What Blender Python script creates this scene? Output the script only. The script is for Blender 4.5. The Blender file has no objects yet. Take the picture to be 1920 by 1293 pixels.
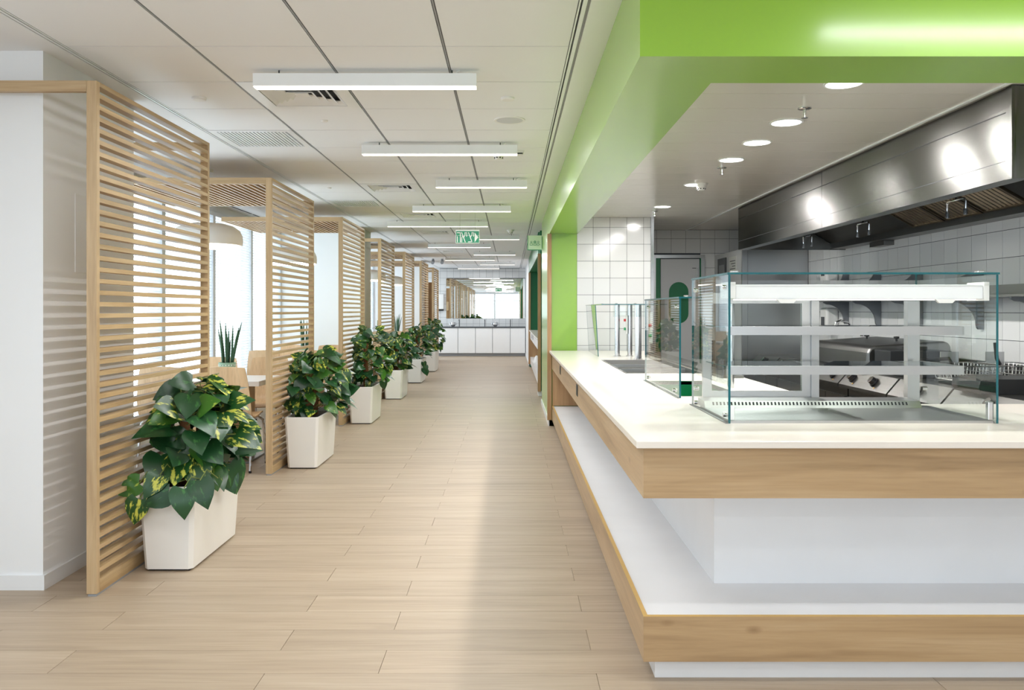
import bpy, bmesh, math, random
from mathutils import Vector, Matrix

sc = bpy.context.scene
col = sc.collection
random.seed(7)

# ------------------------------------------------------------------ camera
EYE = 1.375
cam_d = bpy.data.cameras.new('camera')
cam = bpy.data.objects.new('camera', cam_d)
col.objects.link(cam)
cam.location = (0, 0, EYE)
cam.rotation_euler = (math.pi / 2, 0, 0)
cam_d.sensor_width = 36.0
cam_d.lens = 1520 / 1920 * 36.0
cam_d.shift_x = 3 / 1920
cam_d.shift_y = -65.5 / 1920
cam_d.clip_start = 0.02
sc.camera = cam

# ------------------------------------------------------------------ world / exposure
SKY = 3.3
w = bpy.data.worlds.new('world')
sc.world = w
w.use_nodes = True
bg = w.node_tree.nodes['Background']
bg.inputs[0].default_value = (0.80, 0.91, 1.0, 1)
bg.inputs[1].default_value = SKY
sc.view_settings.view_transform = 'Standard'
sc.view_settings.look = 'None'
sc.view_settings.exposure = 0.36
sc.view_settings.gamma = 1.0
sc.view_settings.use_curve_mapping = False
sc.cycles.max_bounces = 8
sc.cycles.diffuse_bounces = 5
sc.cycles.glossy_bounces = 4
sc.cycles.use_adaptive_sampling = True
sc.cycles.adaptive_threshold = 0.03
sc.cycles.transparent_max_bounces = 20
sc.cycles.transmission_bounces = 6
sc.cycles.sample_clamp_indirect = 6.0
sc.cycles.caustics_reflective = False
sc.cycles.caustics_refractive = False


def area(name, loc, rot, sx, sy, power, color=(1, 1, 1), portal=False):
    d = bpy.data.lights.new(name, 'AREA')
    d.shape = 'RECTANGLE'
    d.size, d.size_y = sx, sy
    d.energy = power
    d.color = color
    if portal:
        d.cycles.is_portal = True
    o = bpy.data.objects.new(name, d)
    o.location = loc
    o.rotation_euler = rot
    col.objects.link(o)
    return o


# sky portals in the window openings (they only guide the sampling of the sky)
for (y0, y1) in ((-3.0, 2.1), (4.95, 12.4), (13.35, 20.8), (21.75, 24.6)):
    area('sky_portal', (-3.66, (y0 + y1) / 2, 1.42), (0, -math.pi / 2, 0), 2.25, y1 - y0, 1, portal=True)
area('sky_portal', (0.0, -7.1, 1.42), (math.pi / 2, 0, 0), 7.0, 2.25, 1, portal=True)

# ------------------------------------------------------------------ materials


def s2l(c):
    return tuple(((v / 255) / 12.92 if v / 255 <= 0.04045 else ((v / 255 + 0.055) / 1.055) ** 2.4) for v in c)


M = {}


def newmat(name):
    m = bpy.data.materials.new(name)
    m.use_nodes = True
    M[name] = m
    return m, m.node_tree.nodes, m.node_tree.links, m.node_tree.nodes['Principled BSDF']


def plain(name, rgb, rough=0.5, metal=0.0, spec=0.5, noise=0.04, nscale=6.0, bump=0.0, bscale=60, coat=0.0, trans=0.0):
    """procedural paint / plastic / stone: base colour with a faint mottling and optional fine relief"""
    m, n, l, b = newmat(name)
    c = s2l(rgb)
    tc = n.new('ShaderNodeTexCoord')
    nz = n.new('ShaderNodeTexNoise')
    nz.inputs['Scale'].default_value = nscale
    nz.inputs['Detail'].default_value = 5
    l.new(tc.outputs['Object'], nz.inputs['Vector'])
    r = n.new('ShaderNodeMixRGB')
    r.inputs[1].default_value = tuple(v * (1 - noise) for v in c) + (1,)
    r.inputs[2].default_value = tuple(min(1, v * (1 + noise)) for v in c) + (1,)
    l.new(nz.outputs['Fac'], r.inputs[0])
    l.new(r.outputs[0], b.inputs['Base Color'])
    b.inputs['Roughness'].default_value = rough
    b.inputs['Metallic'].default_value = metal
    b.inputs['Specular IOR Level'].default_value = spec
    b.inputs['Coat Weight'].default_value = coat
    b.inputs['Coat Roughness'].default_value = 0.2
    if bump:
        n2 = n.new('ShaderNodeTexNoise')
        n2.inputs['Scale'].default_value = bscale
        l.new(tc.outputs['Object'], n2.inputs['Vector'])
        bp = n.new('ShaderNodeBump')
        bp.inputs['Strength'].default_value = bump
        bp.inputs['Distance'].default_value = 0.002
        l.new(n2.outputs['Fac'], bp.inputs['Height'])
        l.new(bp.outputs[0], b.inputs['Normal'])
    return m


def wood(name, c1, c2, c3, axis='x', rough=0.45, scale=1.0, knots=0.0, vary=0.12):
    """grain stretched along one object axis, shifted and toned per object"""
    m, n, l, b = newmat(name)
    tc = n.new('ShaderNodeTexCoord')
    oi = n.new('ShaderNodeObjectInfo')
    sc_ = n.new('ShaderNodeVectorMath'); sc_.operation = 'SCALE'
    sc_.inputs[0].default_value = (13.1, 7.7, 9.3)
    l.new(oi.outputs['Random'], sc_.inputs['Scale'])
    ad = n.new('ShaderNodeVectorMath'); ad.operation = 'ADD'
    l.new(tc.outputs['Object'], ad.inputs[0]); l.new(sc_.outputs[0], ad.inputs[1])
    mp = n.new('ShaderNodeMapping')
    s = [16.0 * scale] * 3
    s['xyz'.index(axis)] = 1.1 * scale
    mp.inputs['Scale'].default_value = s
    l.new(ad.outputs[0], mp.inputs['Vector'])
    n1 = n.new('ShaderNodeTexNoise')
    n1.inputs['Scale'].default_value = 1.0
    n1.inputs['Detail'].default_value = 6
    n1.inputs['Roughness'].default_value = 0.62
    n1.inputs['Distortion'].default_value = 0.6
    l.new(mp.outputs[0], n1.inputs['Vector'])
    r = n.new('ShaderNodeValToRGB')
    e = r.color_ramp.elements
    e[0].position, e[0].color = 0.25, s2l(c1) + (1,)
    e[1].position, e[1].color = 0.75, s2l(c3) + (1,)
    k = e.new(0.5); k.color = s2l(c2) + (1,)
    l.new(n1.outputs['Fac'], r.inputs[0])
    # fine pores
    mp2 = n.new('ShaderNodeMapping')
    s2 = [150.0 * scale] * 3
    s2['xyz'.index(axis)] = 5 * scale
    mp2.inputs['Scale'].default_value = s2
    l.new(ad.outputs[0], mp2.inputs['Vector'])
    n2 = n.new('ShaderNodeTexNoise'); n2.inputs['Scale'].default_value = 1.0
    l.new(mp2.outputs[0], n2.inputs['Vector'])
    mx = n.new('ShaderNodeMixRGB'); mx.blend_type = 'MULTIPLY'; mx.inputs[0].default_value = 0.25
    cr = n.new('ShaderNodeValToRGB')
    cr.color_ramp.elements[0].position = 0.3; cr.color_ramp.elements[0].color = (0.6, 0.55, 0.5, 1)
    cr.color_ramp.elements[1].position = 0.55
    l.new(n2.outputs['Fac'], cr.inputs[0])
    l.new(r.outputs[0], mx.inputs[1]); l.new(cr.outputs[0], mx.inputs[2])
    out = mx.outputs[0]
    if knots:
        mpk = n.new('ShaderNodeMapping')
        sk = [7.0, 7.0, 7.0]; sk['xyz'.index(axis)] = 3.2
        mpk.inputs['Scale'].default_value = sk
        l.new(ad.outputs[0], mpk.inputs['Vector'])
        vo = n.new('ShaderNodeTexVoronoi'); vo.inputs['Scale'].default_value = 1.0
        l.new(mpk.outputs[0], vo.inputs['Vector'])
        kr = n.new('ShaderNodeValToRGB')
        kr.color_ramp.elements[0].position = 0.02; kr.color_ramp.elements[0].color = (0.35, 0.25, 0.17, 1)
        kr.color_ramp.elements[1].position = 0.12; kr.color_ramp.elements[1].color = (1, 1, 1, 1)
        l.new(vo.outputs['Distance'], kr.inputs[0])
        mk = n.new('ShaderNodeMixRGB'); mk.blend_type = 'MULTIPLY'; mk.inputs[0].default_value = knots
        l.new(out, mk.inputs[1]); l.new(kr.outputs[0], mk.inputs[2])
        out = mk.outputs[0]
    hs = n.new('ShaderNodeHueSaturation')
    mr = n.new('ShaderNodeMapRange')
    mr.inputs['To Min'].default_value = 1 - vary
    mr.inputs['To Max'].default_value = 1 + vary * 0.6
    l.new(oi.outputs['Random'], mr.inputs['Value'])
    l.new(mr.outputs[0], hs.inputs['Value'])
    l.new(out, hs.inputs['Color'])
    l.new(hs.outputs[0], b.inputs['Base Color'])
    b.inputs['Roughness'].default_value = rough
    bp = n.new('ShaderNodeBump'); bp.inputs['Strength'].default_value = 0.08; bp.inputs['Distance'].default_value = 0.002
    l.new(n2.outputs['Fac'], bp.inputs['Height']); l.new(bp.outputs[0], b.inputs['Normal'])
    return m


def steel(name, rgb, rough=0.28, axis='y', streak=0.12, smear=0.16):
    m, n, l, b = newmat(name)
    tc = n.new('ShaderNodeTexCoord')
    mp = n.new('ShaderNodeMapping')
    s = [70.0] * 3; s['xyz'.index(axis)] = 1.5
    mp.inputs['Scale'].default_value = s
    l.new(tc.outputs['Object'], mp.inputs['Vector'])
    nz = n.new('ShaderNodeTexNoise'); nz.inputs['Scale'].default_value = 1.0; nz.inputs['Detail'].default_value = 4
    l.new(mp.outputs[0], nz.inputs['Vector'])
    sm = n.new('ShaderNodeTexNoise'); sm.inputs['Scale'].default_value = 1.6; sm.inputs['Detail'].default_value = 2
    sm.inputs['Distortion'].default_value = 1.2
    l.new(tc.outputs['Object'], sm.inputs['Vector'])
    ma = n.new('ShaderNodeMath'); ma.operation = 'MULTIPLY_ADD'
    ma.inputs[1].default_value = streak
    ma.inputs[2].default_value = rough - streak * 0.5
    l.new(nz.outputs['Fac'], ma.inputs[0])
    mb = n.new('ShaderNodeMath'); mb.operation = 'MULTIPLY_ADD'
    mb.inputs[1].default_value = smear
    l.new(sm.outputs['Fac'], mb.inputs[0]); l.new(ma.outputs[0], mb.inputs[2])
    ms = n.new('ShaderNodeMath'); ms.operation = 'SUBTRACT'; ms.inputs[1].default_value = smear * 0.45
    l.new(mb.outputs[0], ms.inputs[0])
    l.new(ms.outputs[0], b.inputs['Roughness'])
    b.inputs['Base Color'].default_value = s2l(rgb) + (1,)
    b.inputs['Metallic'].default_value = 1.0
    return m


def glass(name, tint=(0.93, 0.975, 0.96), ior=1.5, gain=1.0):
    m, n, l, b = newmat(name)
    n.remove(b)
    out = n['Material Output']
    tr = n.new('ShaderNodeBsdfTransparent'); tr.inputs[0].default_value = tint + (1,)
    gl = n.new('ShaderNodeBsdfGlossy'); gl.inputs['Roughness'].default_value = 0.01
    lw = n.new('ShaderNodeLayerWeight'); lw.inputs['Blend'].default_value = 0.5
    pw = n.new('ShaderNodeMath'); pw.operation = 'POWER'; pw.inputs[1].default_value = 5.0
    l.new(lw.outputs['Facing'], pw.inputs[0])
    sch = n.new('ShaderNodeMath'); sch.operation = 'MULTIPLY_ADD'; sch.inputs[1].default_value = 0.92 * gain; sch.inputs[2].default_value = 0.05 * gain
    l.new(pw.outputs[0], sch.inputs[0])
    ge = n.new('ShaderNodeNewGeometry')
    inv = n.new('ShaderNodeMath'); inv.operation = 'SUBTRACT'; inv.inputs[0].default_value = 1.0
    l.new(ge.outputs['Backfacing'], inv.inputs[1])
    ml = n.new('ShaderNodeMath'); ml.operation = 'MULTIPLY'; ml.use_clamp = True
    l.new(sch.outputs[0], ml.inputs[0]); l.new(inv.outputs[0], ml.inputs[1])
    mx = n.new('ShaderNodeMixShader')
    l.new(ml.outputs[0], mx.inputs[0]); l.new(tr.outputs[0], mx.inputs[1]); l.new(gl.outputs[0], mx.inputs[2])
    l.new(mx.outputs[0], out.inputs[0])
    return m


def emit(name, rgb, strength):
    m, n, l, b = newmat(name)
    b.inputs['Base Color'].default_value = (0.8, 0.8, 0.8, 1)
    b.inputs['Emission Color'].default_value = tuple(rgb) + (1,)
    b.inputs['Emission Strength'].default_value = strength
    return m


plain('wall_paint', (240, 241, 243), 0.85, noise=0.012, bump=0.05)
plain('ceiling_paint', (238, 239, 241), 0.7, noise=0.012)
plain('white_laminate', (240, 240, 241), 0.35, noise=0.02)
plain('scuffed_white', (232, 232, 234), 0.42, noise=0.06, nscale=3.0)
plain('white_metal', (240, 242, 244), 0.35, noise=0.01)
plain('white_plastic', (238, 237, 235), 0.4, noise=0.01)
plain('planter_white', (240, 238, 235), 0.28, noise=0.015, coat=0.2)
plain('lime', (138, 184, 40), 0.45, noise=0.015, coat=1.0)
plain('deep_green', (0, 112, 66), 0.35, noise=0.02)
plain('dark_green_box', (10, 70, 50), 0.4, noise=0.05)
plain('pale_green', (222, 238, 224), 0.3, noise=0.01)
plain('sign_green', (0, 142, 104), 0.4, noise=0.01)
plain('sign_white', (250, 250, 250), 0.5, noise=0.0)
plain('grid_dark', (92, 94, 98), 0.6, noise=0.02)
plain('grid_grey', (150, 152, 156), 0.5, noise=0.02)
plain('grille_dark', (40, 42, 44), 0.7, noise=0.05)
plain('black_plastic', (22, 22, 24), 0.4, noise=0.05)
plain('dark_grey', (62, 64, 68), 0.45, noise=0.05)
plain('door_grey', (214, 215, 217), 0.4, noise=0.02)
plain('grout', (72, 76, 82), 0.8, noise=0.05)
plain('soil', (52, 38, 28), 0.95, noise=0.4, nscale=40, bump=1.0, bscale=80)
plain('coir', (122, 82, 52), 0.95, noise=0.35, nscale=50, bump=1.0, bscale=120)
plain('stem', (112, 128, 62), 0.6, noise=0.2)
plain('pot_green', (150, 184, 160), 0.45, noise=0.1, nscale=60)
plain('red', (190, 20, 30), 0.3)
plain('button_green', (0, 150, 90), 0.3)
plain('paper', (236, 236, 232), 0.7, noise=0.06, nscale=30)
plain('dark_stone', (74, 78, 84), 0.35, noise=0.15, nscale=30)
plain('blind', (246, 247, 248), 0.5, noise=0.01)
plain('stone', (234, 226, 217), 0.24, noise=0.03, nscale=2.5)
plain('bracket_grey', (128, 131, 136), 0.4, metal=0.5, noise=0.05)
plain('cast_iron', (58, 60, 62), 0.5, metal=0.6, noise=0.2)
plain('skirting', (238, 239, 241), 0.45, noise=0.01)
plain('gold_edge', (204, 166, 96), 0.45, noise=0.08, nscale=20)

wood('screen_wood_y', (166, 134, 92), (190, 160, 118), (206, 180, 140), 'y', vary=0.14)
wood('screen_wood_z', (172, 142, 104), (192, 163, 124), (206, 180, 144), 'z', vary=0.08)
wood('screen_wood_x', (172, 142, 104), (192, 163, 124), (206, 180, 144), 'x', vary=0.08)
wood('oak_x', (156, 126, 92), (184, 154, 116), (202, 174, 138), 'x', rough=0.34, scale=0.55, knots=0.5, vary=0.02)
wood('oak_y', (156, 126, 92), (184, 154, 116), (202, 174, 138), 'y', rough=0.34, scale=0.55, knots=0.4, vary=0.02)
wood('oak_z', (160, 122, 82), (182, 144, 102), (200, 164, 120), 'z', vary=0.03)
wood('floor_wood', (164, 145, 124), (179, 160, 138), (190, 173, 152), 'x', rough=0.45, scale=0.75, vary=0.055)
wood('beech', (214, 178, 136), (228, 196, 156), (236, 208, 170), 'z', rough=0.35, scale=0.6, vary=0.03)
steel('steel', (140, 140, 139), 0.34, 'y', 0.06)
steel('hood_steel', (112, 111, 109), 0.24, 'y', 0.0, 0.05)
hb = M['hood_steel'].node_tree
tg = hb.nodes.new('ShaderNodeTangent'); tg.direction_type = 'RADIAL'; tg.axis = 'Y'
hb.links.new(tg.outputs[0], hb.nodes['Principled BSDF'].inputs['Tangent'])
hb.nodes['Principled BSDF'].inputs['Anisotropic'].default_value = 0.85
steel('steel_x', (190, 190, 190), 0.3, 'x', 0.03, 0.08)
steel('steel_z', (186, 186, 186), 0.3, 'z', 0.03, 0.08)
steel('steel_dark', (118, 117, 115), 0.34, 'y')
steel('filter_steel', (150, 138, 120), 0.3, 'z')
steel('chrome', (214, 214, 216), 0.12, 'z', 0.02)
steel('mirror', (236, 240, 240), 0.02, 'x', 0.0)
nm = M['mirror'].node_tree
for lk in list(nm.links):
    if lk.to_socket.name == 'Roughness':
        nm.links.remove(lk)
nm.nodes['Principled BSDF'].inputs['Roughness'].default_value = 0.012
nm.nodes['Principled BSDF'].inputs['Anisotropic'].default_value = 0.0
glass('glass', (0.95, 0.98, 0.97), gain=1.3)
glass('window_glass', (0.97, 0.985, 0.985))
plain('frame_grey', (196, 201, 207), 0.4, noise=0.01)
plain('fitting_grey', (206, 208, 211), 0.5, noise=0.02)
plain('glass_edge', (24, 96, 104), 0.12, noise=0.15, nscale=8)
emit('led', (1.0, 0.88, 0.72), 3.0)
emit('led_cool', (1.0, 0.99, 0.96), 9.0)
emit('pendant_led', (1.0, 0.93, 0.82), 5.0)
emit('case_led', (1.0, 0.95, 0.85), 2.0)

# glazed wall tile
m, n, l, b = newmat('tile')
oi = n.new('ShaderNodeObjectInfo')
mr = n.new('ShaderNodeMapRange'); mr.inputs['To Min'].default_value = 0.71; mr.inputs['To Max'].default_value = 0.78
l.new(oi.outputs['Random'], mr.inputs['Value'])
cb = n.new('ShaderNodeCombineColor')
for i in range(3):
    l.new(mr.outputs[0], cb.inputs[i])
l.new(cb.outputs[0], b.inputs['Base Color'])
b.inputs['Roughness'].default_value = 0.12

# perforated acoustic ceiling tile (fine relief only)
m, n, l, b = newmat('acoustic')
tc = n.new('ShaderNodeTexCoord')
vo = n.new('ShaderNodeTexVoronoi'); vo.inputs['Scale'].default_value = 130; vo.inputs['Randomness'].default_value = 0.0
l.new(tc.outputs['Object'], vo.inputs['Vector'])
cr = n.new('ShaderNodeValToRGB')
cr.color_ramp.elements[0].position = 0.16; cr.color_ramp.elements[0].color = (0.68, 0.69, 0.71, 1)
cr.color_ramp.elements[1].position = 0.24; cr.color_ramp.elements[1].color = (0.88, 0.89, 0.91, 1)
l.new(vo.outputs['Distance'], cr.inputs[0])
l.new(cr.outputs[0], b.inputs['Base Color'])
b.inputs['Roughness'].default_value = 0.6

# kitchen ceiling planks: glossy lacquered metal
plain('metal_plank', (226, 222, 217), 0.22, noise=0.01)

# floor base beyond the modelled planks: the same boards as a procedural pattern
m, n, l, b = newmat('floor_base')
tc = n.new('ShaderNodeTexCoord')
br = n.new('ShaderNodeTexBrick')
br.inputs['Scale'].default_value = 1.0
br.inputs['Brick Width'].default_value = 1.255
br.inputs['Row Height'].default_value = 0.2095
br.inputs['Mortar Size'].default_value = 0.0012
br.inputs['Color1'].default_value = s2l((179, 160, 138)) + (1,)
br.inputs['Color2'].default_value = s2l((172, 153, 131)) + (1,)
br.inputs['Mortar'].default_value = s2l((150, 132, 108)) + (1,)
l.new(tc.outputs['Object'], br.inputs['Vector'])
mp = n.new('ShaderNodeMapping'); mp.inputs['Scale'].default_value = (0.9, 14, 14)
l.new(tc.outputs['Object'], mp.inputs['Vector'])
nz = n.new('ShaderNodeTexNoise'); nz.inputs['Scale'].default_value = 1.0; nz.inputs['Detail'].default_value = 5
l.new(mp.outputs[0], nz.inputs['Vector'])
cr = n.new('ShaderNodeValToRGB')
cr.color_ramp.elements[0].position = 0.3; cr.color_ramp.elements[0].color = (0.82, 0.8, 0.78, 1)
cr.color_ramp.elements[1].position = 0.7; cr.color_ramp.elements[1].color = (1.08, 1.07, 1.05, 1)
l.new(nz.outputs['Fac'], cr.inputs[0])
mx = n.new('ShaderNodeMixRGB'); mx.blend_type = 'MULTIPLY'; mx.inputs[0].default_value = 0.8
l.new(br.outputs['Color'], mx.inputs[1]); l.new(cr.outputs[0], mx.inputs[2])
l.new(mx.outputs[0], b.inputs['Base Color'])
b.inputs['Roughness'].default_value = 0.45

# variegated pothos leaf
for nm_, dark, light, thr in (('leaf_variegated', (30, 74, 32), (196, 198, 84), 0.535), ('leaf_dark', (28, 70, 36), (56, 108, 52), 0.58), ('leaf_light', (54, 100, 32), (150, 168, 70), 0.6)):
    m, n, l, b = newmat(nm_)
    tc = n.new('ShaderNodeTexCoord'); oi = n.new('ShaderNodeObjectInfo')
    s_ = n.new('ShaderNodeVectorMath'); s_.operation = 'SCALE'; s_.inputs[0].default_value = (9.1, 5.7, 7.9)
    l.new(oi.outputs['Random'], s_.inputs['Scale'])
    a_ = n.new('ShaderNodeVectorMath'); a_.operation = 'ADD'
    mp = n.new('ShaderNodeMapping'); mp.inputs['Scale'].default_value = (4.2, 1.5, 2.0)
    mp.inputs['Rotation'].default_value = (0, 0, 0.5)
    l.new(tc.outputs['Object'], mp.inputs['Vector'])
    l.new(mp.outputs[0], a_.inputs[0]); l.new(s_.outputs[0], a_.inputs[1])
    nz = n.new('ShaderNodeTexNoise'); nz.inputs['Scale'].default_value = 1.5; nz.inputs['Detail'].default_value = 4
    nz.inputs['Roughness'].default_value = 0.6
    l.new(a_.outputs[0], nz.inputs['Vector'])
    cr = n.new('ShaderNodeValToRGB')
    e = cr.color_ramp.elements
    e[0].position = thr; e[0].color = s2l(dark) + (1,)
    e[1].position = thr + 0.06; e[1].color = s2l(light) + (1,)
    l.new(nz.outputs['Fac'], cr.inputs[0])
    hs = n.new('ShaderNodeHueSaturation')
    mr = n.new('ShaderNodeMapRange'); mr.inputs['To Min'].default_value = 0.75; mr.inputs['To Max'].default_value = 1.3
    l.new(oi.outputs['Random'], mr.inputs['Value']); l.new(mr.outputs[0], hs.inputs['Value'])
    l.new(cr.outputs[0], hs.inputs['Color'])
    l.new(hs.outputs[0], b.inputs['Base Color'])
    b.inputs['Roughness'].default_value = 0.32
    b.inputs['Subsurface Weight'].default_value = 0.0
plain('snake_leaf', (52, 92, 66), 0.45, noise=0.35, nscale=30)

# ------------------------------------------------------------------ builders
WL = {}
MC = {}


def wloc(p):
    return WL.get(p.name, Vector((0, 0, 0))) if p is not None else Vector((0, 0, 0))


def link(o, parent, wl):
    col.objects.link(o)
    WL[o.name] = Vector(wl)
    if parent is not None:
        o.parent = parent
        o.location = Vector(wl) - wloc(parent)
    else:
        o.location = wl
    return o


def tag(o, label=None, cat=None, group=None, kind=None):
    if label: o['label'] = label
    if cat: o['category'] = cat
    if group: o['group'] = group
    if kind: o['kind'] = kind
    return o


def thing(name, loc, label, cat, group=None, kind=None):
    o = bpy.data.objects.new(name, None)
    o.empty_display_size = 0.1
    link(o, None, loc)
    return tag(o, label, cat, group, kind)


def box_mesh(dx, dy, dz, mat, bev):
    key = (round(dx, 4), round(dy, 4), round(dz, 4), mat, bev)
    if key in MC: return MC[key]
    me = bpy.data.meshes.new('box')
    bm = bmesh.new()
    bmesh.ops.create_cube(bm, size=1.0)
    for v in bm.verts:
        v.co = Vector((v.co.x * dx, v.co.y * dy, v.co.z * dz))
    if bev:
        bmesh.ops.bevel(bm, geom=list(bm.edges), offset=bev, segments=1 if bev < 0.004 else 3, affect='EDGES', profile=0.5)
    bm.to_mesh(me); bm.free()
    me.materials.append(M[mat])
    MC[key] = me
    return me


def box(name, x0, x1, y0, y1, z0, z1, mat, parent=None, bev=0.0):
    o = bpy.data.objects.new(name, box_mesh(x1 - x0, y1 - y0, z1 - z0, mat, bev))
    return link(o, parent, ((x0 + x1) / 2, (y0 + y1) / 2, (z0 + z1) / 2))


def mesh(name, verts, faces, mats, parent=None, smooth=False, idx=None, origin=None):
    vs = [Vector(v) for v in verts]
    if origin is None:
        lo = Vector([min(v[i] for v in vs) for i in range(3)])
        hi = Vector([max(v[i] for v in vs) for i in range(3)])
        origin = (lo + hi) / 2
    origin = Vector(origin)
    me = bpy.data.meshes.new(name)
    me.from_pydata([tuple(v - origin) for v in vs], [], faces)
    for mt in ([mats] if isinstance(mats, str) else mats):
        me.materials.append(M[mt])
    if idx:
        me.polygons.foreach_set('material_index', idx)
    if smooth:
        me.polygons.foreach_set('use_smooth', [True] * len(me.polygons))
    bm = bmesh.new(); bm.from_mesh(me); bmesh.ops.recalc_face_normals(bm, faces=bm.faces); bm.to_mesh(me); bm.free()
    me.update()
    return link(bpy.data.objects.new(name, me), parent, origin)


class MB:
    """collects several shapes for one mesh"""
    def __init__(s): s.v = []; s.f = []; s.i = []

    def add(s, vs, fs, mi=0):
        k = len(s.v)
        s.v += [tuple(v) for v in vs]; s.f += [tuple(a + k for a in f) for f in fs]; s.i += [mi] * len(fs)
        return s

    def box(s, x0, x1, y0, y1, z0, z1, mi=0):
        vs = [(x, y, z) for z in (z0, z1) for y in (y0, y1) for x in (x0, x1)]
        return s.add(vs, [(0, 2, 3, 1), (4, 5, 7, 6), (0, 1, 5, 4), (2, 6, 7, 3), (0, 4, 6, 2), (1, 3, 7, 5)], mi)

    def tube(s, pts, r, seg=8, mi=0, caps=True, radii=None):
        pts = [Vector(p) for p in pts]
        vs, fs = [], []
        up = None
        for k, p in enumerate(pts):
            a = pts[max(0, k - 1)]; c = pts[min(len(pts) - 1, k + 1)]
            d = (c - a).normalized()
            if up is None:
                up = Vector((0, 0, 1)) if abs(d.z) < 0.9 else Vector((1, 0, 0))
            n1 = d.cross(up)
            if n1.length < 1e-5: n1 = d.cross(Vector((1, 0.3, 0)))
            n1.normalize(); n2 = d.cross(n1).normalized(); up = n1.cross(d)
            rr = radii[k] if radii else r
            for j in range(seg):
                t = 2 * math.pi * j / seg
                vs.append(p + n1 * rr * math.cos(t) + n2 * rr * math.sin(t))
        for k in range(len(pts) - 1):
            for j in range(seg):
                fs.append((k * seg + j, k * seg + (j + 1) % seg, (k + 1) * seg + (j + 1) % seg, (k + 1) * seg + j))
        if caps:
            fs.append(tuple(range(seg))[::-1]); fs.append(tuple((len(pts) - 1) * seg + j for j in range(seg)))
        return s.add(vs, fs, mi)

    def lathe(s, cx, cy, prof, seg=24, mi=0):
        """profile of (r, z) around a vertical axis"""
        vs, fs = [], []
        for (r, z) in prof:
            for j in range(seg):
                t = 2 * math.pi * j / seg
                vs.append((cx + r * math.cos(t), cy + r * math.sin(t), z))
        for k in range(len(prof) - 1):
            for j in range(seg):
                fs.append((k * seg + j, k * seg + (j + 1) % seg, (k + 1) * seg + (j + 1) % seg, (k + 1) * seg + j))
        if prof[0][0] > 1e-4: fs.append(tuple(range(seg))[::-1])
        if prof[-1][0] > 1e-4: fs.append(tuple((len(prof) - 1) * seg + j for j in range(seg)))
        return s.add(vs, fs, mi)

    def prism(s, poly, axis, a, b, mi=0):
        """poly of 2-D points swept along an axis: 'y' takes (x, z), 'x' takes (y, z), 'z' takes (x, y)"""
        k = len(poly)
        def P(p, t):
            return {'y': (p[0], t, p[1]), 'x': (t, p[0], p[1]), 'z': (p[0], p[1], t)}[axis]
        vs = [P(p, a) for p in poly] + [P(p, b) for p in poly]
        fs = [tuple(range(k))[::-1], tuple(range(k, 2 * k))] + [(j, (j + 1) % k, k + (j + 1) % k, k + j) for j in range(k)]
        return s.add(vs, fs, mi)

    def build(s, name, mats, parent=None, smooth=False, origin=None):
        return mesh(name, s.v, s.f, mats, parent, smooth, s.i, origin)


def smooth_by_angle(o, deg=35):
    me = o.data
    me.polygons.foreach_set('use_smooth', [True] * len(me.polygons))
    try:
        me.set_sharp_from_angle(angle=math.radians(deg))
    except Exception:
        pass
    return o


def copy_tree(o, parent=None):
    c = o.copy(); col.objects.link(c); c.parent = parent
    WL[c.name] = WL.get(o.name, Vector())
    for ch in list(o.children):
        copy_tree(ch, c)
    return c


def pane(name, x0, x1, y0, y1, z0, z1, parent):
    """glass sheet: clear faces, coloured edges"""
    d = (x1 - x0, y1 - y0, z1 - z0)
    thin = d.index(min(d))
    b = MB().box(x0, x1, y0, y1, z0, z1)
    ax = [2, 2, 1, 1, 0, 0]
    b.i = [0 if a == thin else 1 for a in ax]
    return b.build(name, ['glass', 'glass_edge'], parent)


# ================================================================== SETTING
CEIL = 2.65
XS = -1.985            # corridor face of the slatted screens
XW = -3.55             # window wall
XC = -2.30             # corridor side of the cross walls
XG = 0.461             # corridor face of the green beam and piers
YF = 24.8              # far wall

# ---- floor: slab + single planks
fl = box('floor', -4.2, 4.2, -7.6, 25.2, -0.08, -0.004, 'floor_base'); tag(fl, kind='structure')
PW, PL = 0.2095, 1.255
for j in range(-8, 54):
    ya = 3.906 + PW * (j - 1)
    yb = ya + PW
    off = -0.93 if j % 2 == 0 else -0.50
    xmax = 3.55 if yb < 3.15 else 0.56
    x = off - PL * 3
    while x < xmax:
        a, b_ = max(x, XW + 0.02), min(x + PL, xmax)
        if b_ - a > 0.05:
            box('plank', a + 0.0012, b_ - 0.0012, ya + 0.0008, yb - 0.0008, -0.0039, 0.0, 'floor_wood', fl)
        x += PL

# ---- corridor ceiling: slab, tiles, grid bars, plaster margins
ce = box('ceiling', -4.2, 4.2, -7.6, 25.2, 2.70, 2.80, 'ceiling_paint'); tag(ce, kind='structure')
TX0, TP, TYP = -2.155, 0.611, 0.6086
TY0 = 3.923
diffuser_rows = {1, 7, 11, 15, 22}
grille_rows = {3, 9, 18}
for k in range(-4, 34):
    ya = TY0 + k * TYP
    yb = min(ya + TYP, YF)
    if ya > YF - 0.1: break
    for c in range(4):
        if (c == 1 and k in diffuser_rows) or (c == 0 and k in grille_rows): continue
        xa = TX0 + c * TP
        box('ceiling_tile', xa + 0.008, xa + TP - 0.008, ya + 0.0035, yb - 0.0035, CEIL, CEIL + 0.004, 'acoustic', ce)
for c in range(5):
    xa = TX0 + c * TP
    box('grid_bar', xa - 0.0035, xa + 0.0035, TY0 - 4 * TYP, YF, CEIL - 0.001, CEIL + 0.0042, 'grid_grey' if 0 < c < 4 else 'white_metal', ce)
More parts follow.
